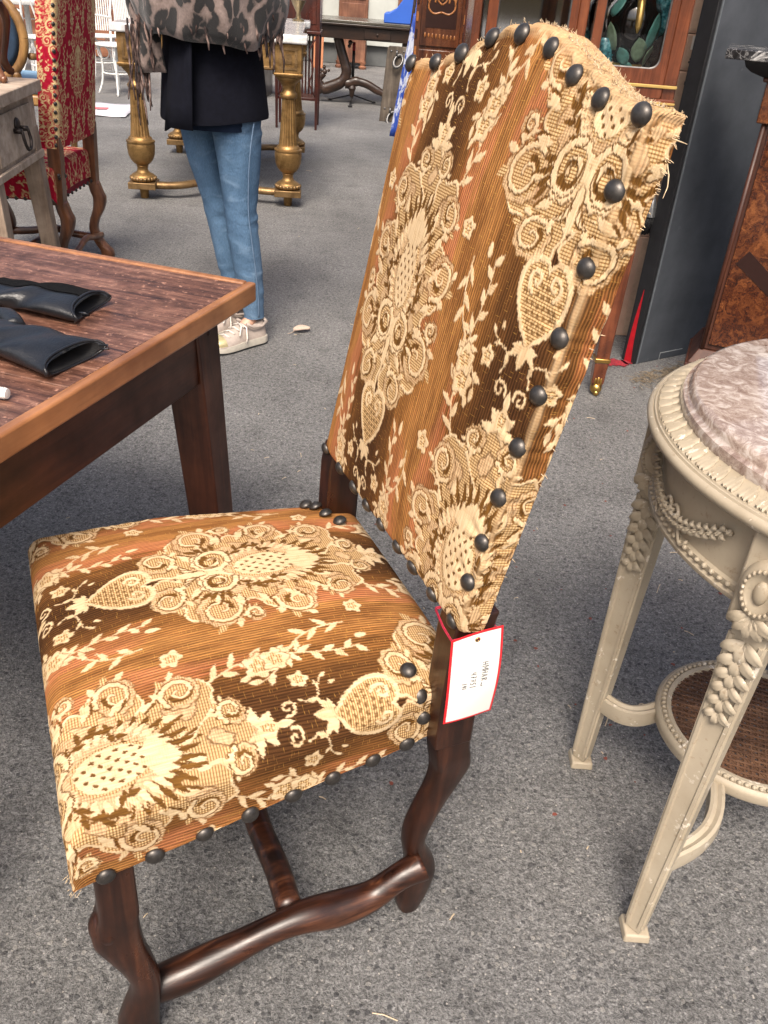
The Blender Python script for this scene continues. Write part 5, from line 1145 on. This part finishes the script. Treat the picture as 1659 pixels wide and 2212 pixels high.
for x in (.012, .325, .425, .738):
    for k in range(17): MB().box(x-.007, x+.007, -.006, .0-.0005, .1+k*.1, .155+k*.1).build('checker_inlay', INL if k % 2 else INLD, mq)
RM = wood('red_mahogany', (.035, .008, .004), (.085, .020, .010), (.16, .045, .022), 1.3, 'z', .25, coat=.4)
tc = thing('tall_cabinet', 'tall dark red mahogany cabinet with carved pilasters behind the tapestry chair top', 'cabinet', (.20, 4.75, 0), math.radians(-4))
MB().box(0, .80, 0, .5, .0, 2.0).build('case', RM, tc, 35, .004)
for x0, x1 in ((.12, .36), (.44, .70)):
    d = MB().box(x0, x1, -.016, -.0005, .12, 1.9).build('door', RM, tc, 35, .004); MB().box(x0+.05, x1-.05, -.024, -.0165, .2, 1.82).build('raised_panel', RM, d, 35, .006)
for x in (.05, .40, .75):
    pl_ = MB().box(x-.035, x+.035, -.03, -.0005, .05, 1.95).build('pilaster', RM, tc, 35, .004)
    mb = MB()
    for k in range(9): z = .95+k*.05; mb.ball((x+.014*math.sin(k*2.1), -.032, z), .018, 8, 6, (1, .6, 1.2))
    mb.build('carving', RM, pl_, True)
VW = wood('vitrine_wood', (.055, .014, .006), (.16, .045, .018), (.27, .085, .035), 1.5, 'z', .22, coat=.45); VWX = wood('vitrine_rail', (.055, .014, .006), (.16, .045, .018), (.27, .085, .035), 1.5, 'x', .22, coat=.45, seed=2)
GLASS = NT('glass'); _t = GLASS.n('BsdfTransparent'); _g = GLASS.n('BsdfGlossy', {'Roughness': .01}); _f = GLASS.n('Fresnel', {'IOR': 1.35}); _m = GLASS.n('MixShader', {0: _f, 1: _t, 2: _g})
GLASS.t.links.new(_m.outputs[0], GLASS.t.nodes['Material Output'].inputs['Surface']); GLASS = GLASS.m
vt = thing('vitrine', 'mahogany display cabinet with rounded glass door and brass lines, tall gilt-footed legs', 'cabinet', (.765, 2.922, 0), 0)
XL = -.62
VB = .87
for b in ((XL, -.0, .36, .38, VB, 1.95), (XL, 0, .002, .36, VB, VB+.03), (XL, 0, .002, .38, 1.90, 1.95)): MB().box(*b).build('case_board', VWX, vt, 35, .003)
for b in ((XL, XL+.02, .002, .359, VB+.031, 1.899), (-.02, 0, .002, .359, VB+.031, 1.899)): MB().box(*b).build('side_board', VW, vt, 35, .003)
for x0, x1 in ((XL, XL+.025), (-.315, -.285), (-.028, .014)): MB().box(x0, x1, -.020, .0015, VB, 1.95).build('stile', VW, vt, 35, .004)
for (x0, x1) in ((XL+.026, -.316), (-.284, -.029)):
    # door frame with rounded inner corners at the bottom
    ox0, ox1, oz0, oz1 = x0, x1, .985, 1.88; ix0, ix1, iz0, iz1 = x0+.045, x1-.022, 1.062, 1.83; r = .028
    inner = [(ix0+r-r*math.cos(a), iz0+r-r*math.sin(a)) for a in np.linspace(0, PI/2, 7)]+[(ix1-r+r*math.sin(a), iz0+r-r*math.cos(a)) for a in np.linspace(0, PI/2, 7)]+[(ix1-r+r*math.cos(a), iz1-r+r*math.sin(a)) for a in np.linspace(0, PI/2, 7)]+[(ix0+r-r*math.sin(a), iz1-r+r*math.cos(a)) for a in np.linspace(0, PI/2, 7)]
    outer = []
    for (x, z) in inner:
        cx, cz = (ix0+ix1)/2, (iz0+iz1)/2; dx_, dz_ = x-cx, z-cz; k = min(((ox1-cx) if dx_ > 0 else (cx-ox0))/max(abs(dx_), 1e-6), ((oz1-cz) if dz_ > 0 else (cz-oz0))/max(abs(dz_), 1e-6)); outer.append((cx+dx_*k, cz+dz_*k))
    rg = lambda pl_, y: [(x, y, z) for x, z in pl_]
    dr = MB().loft([rg(outer, -.001), rg(outer, -.026), rg(inner, -.026), rg(inner, -.001), rg(outer, -.001)], cap=False).build('door', VW, vt, 40)
    MB().tube([(x, -.014, z) for x, z in inner+inner[:1]], .004, 6, cap=False).build('glass_bead', STL, dr, True)
    MB().box(ix0-.01, ix1+.01, -.008, -.005, iz0-.01, iz1+.01).build('pane', GLASS, dr)
MB().box(XL-.01, .018, -.026, .0012, .87, .984).build('lower_rail', VWX, vt, 35, .004)
BR2 = plain('polished_brass', (.80, .54, .18), .30, .7, .08, 40)
for z in (1.017, ): MB().box(XL, .014, -.0300, -.0266, z-.004, z+.005).build('brass_line', BR2, vt, 35, .002)
for z in (.972, .962): MB().box(XL-.008, .018, -.0300, -.0262, z-.003, z+.003).build('brass_line', BR2, vt, 35, .001)
for x, y in ((-.03, .0), (XL+.03, .0), (-.03, .34), (XL+.03, .34)):
    lg = MB().frus((x-.022, x+.022, y-.022, y+.022, .045), (x-.038, x+.034, y-.026, y+.038, .869)).build('leg', VW, vt, 35, .003)
    MB().box(x-.0275, x+.0275, y-.0285, y+.0285, .128, .143).build('brass_band', BRASS, lg, 35, .002)
    MB().frus((x-.018, x+.018, y-.018, y+.018, .03), (x-.025, x+.025, y-.0252, y+.0252, .1275)).build('ankle', VW, lg, 35, .003)
    mb = MB(); mb.ball((x, y-.006, .026), .022, 12, 8, (1, 1.2, 1.1)); mb.ball((x, y-.024, .012), .011, 8, 6)
    for k in range(5): a = -PI/2+(k-2)*.5; mb.ball((x+.021*math.cos(a), y+.021*math.sin(a), .055), .008, 6, 5, (.8, .8, 2.4))
    mb.build('claw_foot', BRASS, lg, True)
MB().box(XL+.02, -.02, .02, .36, VB+.0305, VB+.10+.06).build('interior_shelf', plain('pale_lining', (.45, .43, .40), .7), vt, 35)
MB().box(XL+.021, -.021, .345, .3595, VB+.165, 1.89).build('mirror_back', plain('mirror', (.62, .62, .62), .06, 1., .02, 5), vt)
# black vase with leaves and the teal glasses inside the vitrine
SHZ = VB+.1605
BLG = plain('black_gloss', (.006, .006, .007), .06, 0, .1, 20, coat=1.); GRL = plain('green_leaf_glaze', (.20, .30, .20), .3, 0, .25, 60); TEL = plain('teal_leaf_glaze', (.09, .27, .24), .3, 0, .25, 60)
vs = thing('vase', 'glossy black vase with green leaves and gold drip inside the glass door', 'vase', (.650, 3.075, SHZ))
MB().lathe([(.03, 0), (.045, .004), (.048, .016), (.042, .026), (.052, .05), (.075, .095), (.086, .14), (.084, .175), (.066, .205), (.045, .222), (.04, .25), (.052, .275)], 40).build('body', BLG, vs, 60)
MB().torus((0, 0, .026), .045, .007, 30, 8).build('gold_ring', BR2, vs, True); MB().torus((0, 0, .235), .046, .008, 30, 8).build('gold_ring', BR2, vs, True)
MB().tube([(-.002, -.050, .235), (-.003, -.078, .195), (-.003, -.088, .165), (-.003, -.091, .135), (-.003, -.090, .118)], [.012, .012, .011, .009, .003], 8).build('gold_drip', BR2, vs, True)
def vleaf(a, z, ang, L_, w_, mt):
    rows = []
    for t in np.linspace(0, 1, 7):
        row = []
        for s in (-1, -.5, 0, .5, 1):
            hw_ = w_*math.sin(PI*min(1, .06+.94*t))**.7*s; dx_ = hw_*math.cos(ang)-L_*(t-.5)*math.sin(ang); dz_ = hw_*math.sin(ang)+L_*(t-.5)*math.cos(ang)
            zz_ = z+dz_; rr = float(np.interp(zz_, [0, .03, .05, .095, .14, .175, .205, .23], [.05, .046, .055, .078, .089, .087, .07, .05]))+.005+.002*abs(s); aa = a+dx_/max(rr, .04); row.append((rr*math.cos(aa), rr*math.sin(aa), zz_))
        rows.append(row)
    o = MB().loft(rows, cap=False, close=False).build('leaf', mt, vs, True); o.modifiers.new('sol', 'SOLIDIFY').thickness = .003
for (a, z, g_, L_, w_, mt) in ((-2.45, .185, -.5, .06, .017, TEL), (-2.5, .105, .15, .075, .02, GRL), (-1.35, .075, .35, .07, .024, GRL), (-1.0, .125, -.1, .10, .02, TEL), (-2.0, .055, .5, .05, .02, TEL), (-1.7, .02, .9, .05, .018, TEL), (-.6, .06, .4, .06, .018, GRL)): vleaf(a, z, g_, L_, w_, mt)
TG_ = NT('teal_glass'); _c = TG_.coord(); TG_.p(color=TG_.ramp(TG_.noise(_c, 60, 4), [(.35, (.008, .06, .08)), (.5, (.05, .28, .33)), (.65, (.28, .60, .65))]), rough=.12, coat=.6); TG_ = TG_.m
for k, (x, y, s, lb, tilt) in enumerate(((.568, 3.055, 1., 'upright teal speckled glass cup left of the black vase', 0), (.730, 3.085, 1.25, 'teal speckled glass funnel leaning right of the black vase', -.62))):
    g_ = thing('glass_cup', lb, 'glassware', (x, y, SHZ), 0, 'teal glassware in the vitrine'); g_.rotation_euler = (0, -tilt, 0)
    if k: g_.location.x -= .090; g_.location.z += .028
    prf = [(.030, 0), (.034, .004), (.036, .02), (.032, .05), (.030, .052), (.031, .054), (.028, .09), (.024, .098), (.001, .099)] if k == 0 else [(.018, 0), (.022, .01), (.024, .05), (.028, .10), (.045, .14), (.055, .16), (.05, .165), (.03, .12), (.001, .11)]
    MB().lathe([(r*s, z*s) for r, z in prf], 24).build('bowl', TG_, g_, 50); MB().torus((0, 0, .052*s), .031*s, .0035, 24, 6).build('rim', TG_, g_, True)
    MB().torus((0, 0, .012*s), .036*s, .004, 24, 6).build('skirt', TG_, g_, True)
# ---------------------------------------------------------------- cardboard boxes, grey partition, burl cabinet
CBD = plain('cardboard', (.50, .33, .25), .85, 0, .12, 12, .05)
for k, (z0, z1, dx_, lb) in enumerate(((0, .42, .0, 'lowest brown cardboard box between the vitrine and the grey partition'), (.421, .78, .008, 'second brown cardboard box from the ground beside the grey partition'), (.781, 1.02, .0, 'brown cardboard box with small dark print beside the grey partition'), (1.021, 1.14, .006, 'cardboard box with white label and dark bird print near the partition top'), (1.141, 1.55, .0, 'topmost brown cardboard box beside the grey partition'))):
    g_ = thing('cardboard_box', lb, 'box', (.86+dx_, 3.56, z0), math.radians(4), 'cardboard boxes stacked by the partition')
    MB().box(-.06, .34, 0, .30, 0, z1-z0).build('carton', CBD, g_, 35, .004)
    MB().box(.10, .16, -.0015, -.0003, .01, z1-z0-.005).build('tape', plain('box_tape', (.50, .36, .27), .4), g_)
    if k == 3:
        MB().box(.11, .16, -.0030, -.0018, .070, .115).build('paper_label', WHITE_CARD, g_)
        mb = MB()
        for (x, z, r) in ((.125, .04, .010), (.135, .032, .008), (.118, .030, .006), (.142, .045, .005), (.128, .05, .005)): mb.ball((x, -.002, z), r, 8, 5, (1, .1, .7))
        mb.build('printed_bird', INK, g_)
        mb = MB()
        for q_ in range(9): mb.box(.118+q_*.004, .1195+q_*.004+.001*(q_ % 3), -.0036, -.0031, .08, .105)
        mb.build('barcode', INK, g_)
    if k == 2:
        mb = MB()
        for q_ in range(4): mb.torus((.128+q_*.009, -.0017, .20), .003, .0009, 10, 4) if False else mb.box(.122+q_*.009, .124+q_*.009, -.0024, -.0017, .195, .207); mb.box(.122+q_*.009, .128+q_*.009, -.0024, -.0017, .200, .2025)
        mb.build('printed_letters', INK, g_)
tag(MB().box(.995, 1.012, 3.52, 3.535, .55, .965).build('white_strip', PLW, None, 35, .003), 'narrow white plastic strip standing in front of the cardboard boxes', 'strip')
GP = NT('grey_board'); _c = GP.coord(); _n = GP.noise(_c, 7, 6, .6); _s = GP.noise(GP.coord((1, 1, 1)), 24, 5, .65)
GP.p(color=GP.mix(GP.ramp(_n, [(.3, (.036, .042, .052)), (.7, (.066, .074, .088))]), (.13, .14, .15), GP.ramp(_s, [(.66, 0), (.78, .5)])), rough=.8, normal=GP.bump(_s, .15, .004)); GP = GP.m
BLK = plain('black_paint', (.010, .010, .012), .6, 0, .3, 30, .1)
pt = thing('grey_partition', 'tall slate grey board with black edge and red paint streak, right of the vitrine', 'partition', (.953, 3.243, 0), math.radians(33.3))
MB().box(.004, .50, 0, .062, 0, 2.3).build('board', GP, pt, 35, .003); MB().box(-.0115, .0038, .001, .066, 0, 2.3).build('edge_frame', BLK, pt, 35, .002); MB().box(.0041, .010, -.003, -.0002, 0, 2.3).build('corner_bead', plain('grey_bead', (.12, .135, .15), .6), pt)
mb = MB(); prf = spline([(.014, 0), (.022, .07), (.026, .15), (.028, .22), (.030, .29)], 5); prr = spline([(.050, 0), (.050, .07), (.046, .15), (.040, .22), (.032, .292)], 5)
mb.loft([[(-.0122, p[0], p[1]+.003), (-.0122, q_[0], q_[1]+.003), (-.0118, q_[0], q_[1]+.003), (-.0118, p[0], p[1]+.003)] for p, q_ in zip(prf, prr)]).build('red_paint_streak', plain('red_paint', (.42, .006, .014), .5, 0, .2, 30), pt)
MB().box(.13, .26, -.0012, -.0004, .028, .031).box(.13, .133, -.0012, -.0004, .0, .0279).build('chalk_mark', plain('chalk', (.35, .37, .38), .9), pt)
hb = thing('hand_brush', 'black bristle brush with silver handle hanging on the partition edge', 'brush', (.905, 3.30, .50))
MB().lathe([(.010, .055), (.017, .057), (.015, .10), (.010, .125), (.006, .13)], 18).move(Matrix.Rotation(-.12, 4, 'Y')).build('handle', plain('aluminium', (.55, .56, .57), .3, .9, .1, 40), hb, 50)
mb = MB()
for k in range(60): a = random.uniform(0, 6.28); r = .013*math.sqrt(random.random()); mb.tube([(r*math.cos(a)-.006, r*math.sin(a), .058), (1.2*r*math.cos(a)-.008, 1.2*r*math.sin(a), .03), (1.3*r*math.cos(a)-.016+random.uniform(-.006, .006), 1.3*r*math.sin(a), random.uniform(-.012, .004))], .0018, 4)
mb.build('bristles', BLK, hb, True)['kind'] = 'stuff'
BU = NT('burl_veneer'); _c = BU.coord(); _d = BU.n('TexNoise', {'Vector': _c, 'Scale': 7., 'Detail': 5., 'Roughness': .6}); _v = BU.n('VectorMath', {0: _c, 1: BU.n('VectorMath', {0: _d.outputs['Color'], 1: (.35, .35, .35)}, operation='MULTIPLY')}, operation='ADD')
_b = BU.noise(_v, 11, 7, .68, 1.8); BU.p(color=BU.ramp(_b, [(.32, (.012, .0035, .002)), (.47, (.055, .014, .005)), (.58, (.13, .040, .012)), (.72, (.24, .085, .025))]), rough=.2, coat=.5, coatr=.1); BU = BU.m
BW_ = wood('burl_frame_wood', (.03, .009, .005), (.075, .022, .011), (.13, .045, .022), 1.4, 'z', .45, coat=0)
bc = thing('burl_cabinet', 'dark burl veneer cabinet with black marble slab at the right edge', 'cabinet', (1.021, 2.892, 0), math.radians(-19))
MB().box(.040, 1.0, .012, .26, .215, .94).build('case', BW_, bc, 35, .003); MB().box(.0, 1.0, -.02, .26, .0, .165).build('plinth', BW_, bc, 35, .004)
MB().frus((.006, 1.0, -.016, .26, .1655), (.034, 1.0, .006, .26, .2145)).build('base_moulding', BW_, bc, 35, .003)
MB().tube([(.043, .010, .216), (.043, .010, .939)], .008, 8).build('corner_bead', BW_, bc, True)
dr = MB().box(.060, .46, .004, .0115, .235, .925).build('door', BU, bc, 35, .003)
mb = MB(); mb.add([(.075, .0015, .52), (.105, .0015, .565), (.105, .0038, .565), (.075, .0038, .52), (.44, .0015, .265), (.46, .0015, .30), (.46, .0038, .30), (.44, .0038, .265)], [(0, 1, 2, 3), (7, 6, 5, 4), (0, 4, 5, 1), (1, 5, 6, 2), (2, 6, 7, 3), (3, 7, 4, 0)]); mb.build('dark_band', INLD, dr, 35)
MB().box(.018, 1.0, -.006, .26, .9405, 1.052).build('frieze', BU, bc, 35, .004); MB().box(.005, 1.0, -.02, .26, 1.0525, 1.066).build('neck_moulding', BW_, bc, 35, .005)
MB().loft([[(x0, y0, z), (1.0, y0, z), (1.0, .26, z), (x0, .26, z)] for x0, y0, z in ((.0, -.026, 1.0665), (-.012, -.032, 1.070), (-.035, -.046, 1.078), (-.052, -.058, 1.090), (-.060, -.064, 1.107))]).build('ovolo', BLK, bc, 60)
BM_ = m_marble('black_marble', (.022, .022, .025), (.45, .44, .43), (.008, .008, .009), 16, .12)
MB().box(-.115, 1.0, -.085, .26, 1.1075, 1.135).build('marble_slab', BM_, bc, 35, .003)
MB().box(.30, 1.0, .06, .26, 1.1355, 2.1).build('sky_blocker', BU, bc, 35, .004)  # unseen block, added to bound the sky reflected in the round marble top
# ---------------------------------------------------------------- far background
STW = wood('stall_planks', (.13, .045, .022), (.25, .10, .05), (.36, .165, .09), .5, 'x', .75, bump=.2)
stl = thing('plank_stall', 'brown horizontal plank stall front behind the white garden chairs', 'stall', (-9, 13.2, 0), 0)
for k in range(12): MB().box(0, 6.6, 0, .05, .012+k*.2, .2+k*.2).build('plank', STW, stl, 35, .006)
for k in range(5): MB().box(.2+k*1.55, .32+k*1.55, -.05, -.001, 0, 2.4).build('post', MH, stl, 35, .004)
WALL = plain('pale_wall', (.44, .46, .43), .8, 0, .12, 3); GREYP = plain('grey_plinth', (.10, .105, .105), .8, 0, .2, 5, .1); BROWNP = wood('brown_panel', (.10, .035, .02), (.20, .08, .042), (.30, .14, .08), .8, 'z', .6)
bw = thing('shop_front', 'pale shop front with grey plinth and brown shutters at the far end', 'building', (-4, 15.1, 0))
MB().box(0, 14, .05, .4, 0, .285).build('plinth', GREYP, bw, 35, .01); MB().box(0, 14, -.03, .4, .286, .395).build('ledge', WALL, bw, 35, .01); MB().box(0, 14, .10, .4, .396, 4).build('wall', WALL, bw, 35, .01)
for x0, x1 in ((1.6, 2.44), (2.70, 3.15), (3.6, 4.3), (4.9, 5.9), (6.3, 7.4)):
    s0 = MB().box(x0, x1, .04, .0995, .40, 2.4).build('shutter', BROWNP, bw, 35, .01)
    for k in range(4): MB().box(x0+.04, x1-.04, .025, .0395, .44+k*.45, .84+k*.45).build('shutter_panel', BROWNP, s0, 35, .01)
cr = thing('wooden_pedestal', 'brown turned-corner wooden pedestal against the far shop front', 'pedestal', (-1.25, 14.5, 0))
MB().box(0, .42, 0, .35, .08, .45).build('body', BROWNP, cr, 35, .01); MB().box(-.03, .45, -.03, .38, .45, .49).build('top', BROWNP, cr, 35, .008)
for x in (.03, .39): MB().lathe([(.05, 0), (.06, .03), (.035, .05), (.05, .08), (.05, .1)], 14, (x, .03, 0)).build('foot', BROWNP, cr, 45)
tb2 = tag(MB().box(0, .17, 0, .03, 0, .62).build('terracotta_board', plain('terracotta', (.42, .17, .08), .8, 0, .15, 6), None, 35, .004), 'orange terracotta coloured board leaning by the far shop front', 'board'); tb2.location = (-1.60, 14.2, 0); tb2.rotation_euler = (-.12, 0, 0)
# ---------------------------------------------------------------- small things lying on the ground
LFM = plain('dry_leaf', (.46, .36, .29), .8, 0, .2, 120, .2)
rows = []
for t in np.linspace(0, 1, 9): w_ = .021*math.sin(PI*min(1, .05+.93*t))**.8; rows.append([(-.035+.07*t, s*w_, .004+.010*s*s+.006*math.sin(t*3)+.004*(s > 0)) for s in (-1, -.5, 0, .5, 1)])
lf = thing('fallen_leaf', 'curled pale dry leaf on the asphalt right of the sneaker', 'leaf', (-.390, 3.305, 0), math.radians(25))
o = MB().loft(rows, cap=False, close=False).build('blade', LFM, lf, True); o.modifiers.new('sol', 'SOLIDIFY').thickness = .0008
MB().tube([(-.033, 0, .006), (-.05, -.004, .002), (-.062, -.006, .0015)], .0012, 5).build('stem', LFM, lf, True)
mb = MB(); STR = plain('straw', (.50, .40, .28), .8, 0, .3, 100)
for i in range(130):
    y = random.uniform(.55, 3.6) if i < 90 else random.uniform(3.6, 8); x = random.uniform(-.5, .55)*y*.9 if i < 60 else random.uniform(-.2, .5)*y
    a = random.uniform(0, PI); L_ = random.choice([.003, .004, .005, .006, .008, .016])*random.uniform(.7, 1.3)*(1 if y < 3 else 1.4); c_, s_ = math.cos(a)*L_, math.sin(a)*L_
    mb.tube([(x-c_, y-s_, .0012), (x+c_*.1, y+s_*.1+.1*L_, .0022), (x+c_, y+s_, .0012)], .0009+.0004*random.random(), 4)
o = mb.build('straw_litter', STR); struct(o, 'stuff')
mb = MB(); RLF = plain('red_crumb', (.17, .045, .03), .8, 0, .4, 100)
for i in range(70):
    y = random.uniform(.8, 3.6); x = random.uniform(.05, .5)*y if i < 50 else random.uniform(-.3, .4)*y; r = random.uniform(.002, .006); a = random.uniform(0, 6)
    mb.add([(x+r*math.cos(a+k*1.257)*random.uniform(.5, 1.2), y+r*math.sin(a+k*1.257)*random.uniform(.5, 1.2), .0012+.002*random.random()) for k in range(5)], [(0, 1, 2, 3, 4)])
o = mb.build('leaf_crumbs', RLF); struct(o, 'stuff')
mb = MB(); HAY = plain('hay', (.16, .125, .085), .85, 0, .5, 120)
for i in range(420):
    t = random.random(); x = .93+.42*t+random.gauss(0, .03); y = 3.10+.30*t-abs(random.gauss(0, .06)); a = random.uniform(0, PI); L_ = random.uniform(.006, .03); z = .002+.006*random.random()
    mb.tube([(x-L_*math.cos(a), y-L_*math.sin(a), z), (x+L_*math.cos(a), y+L_*math.sin(a), z+.004*random.random())], .0011, 3)
o = mb.build('hay_litter', HAY); struct(o, 'stuff')
RP = NT('ground_red_paint'); _c = RP.coord(); RP.p(color=RP.ramp(RP.noise(_c, 120, 4), [(.35, (.10, .02, .025)), (.6, (.40, .02, .035))]), rough=.8, normal=RP.bump(RP.noise(_c, 200, 3), .6, .004)); RP = RP.m
def blot(name, label, cx, cy, rx, ry, rz, seed):
    r = random.Random(seed); n_ = 60; ph = [r.uniform(0, 6) for _ in range(6)]
    pts = [(rx*(1+.16*math.sin(5*a+ph[0])+.14*math.sin(11*a+ph[1])+.14*math.sin(23*a+ph[2]))*math.cos(a), ry*(1+.2*math.sin(7*a+ph[3])+.16*math.sin(17*a+ph[4]))*math.sin(a), 0) for a in [2*PI*j/n_ for j in range(n_)]]
    o = MB().add(pts, [tuple(range(n_))]).build(name, RP); o.location = (cx, cy, .004); o.rotation_euler = (0, 0, rz); return tag(o, label, 'paint mark', 'red paint marks on the asphalt')
blot('paint_mark', 'ragged red paint mark on the asphalt at the foot of the partition', .865, 3.235, .075, .035, .2, 3)
blot('paint_mark', 'thin red paint line on the asphalt in front of the cardboard boxes', 1.0, 4.0, .10, .018, .1, 5)
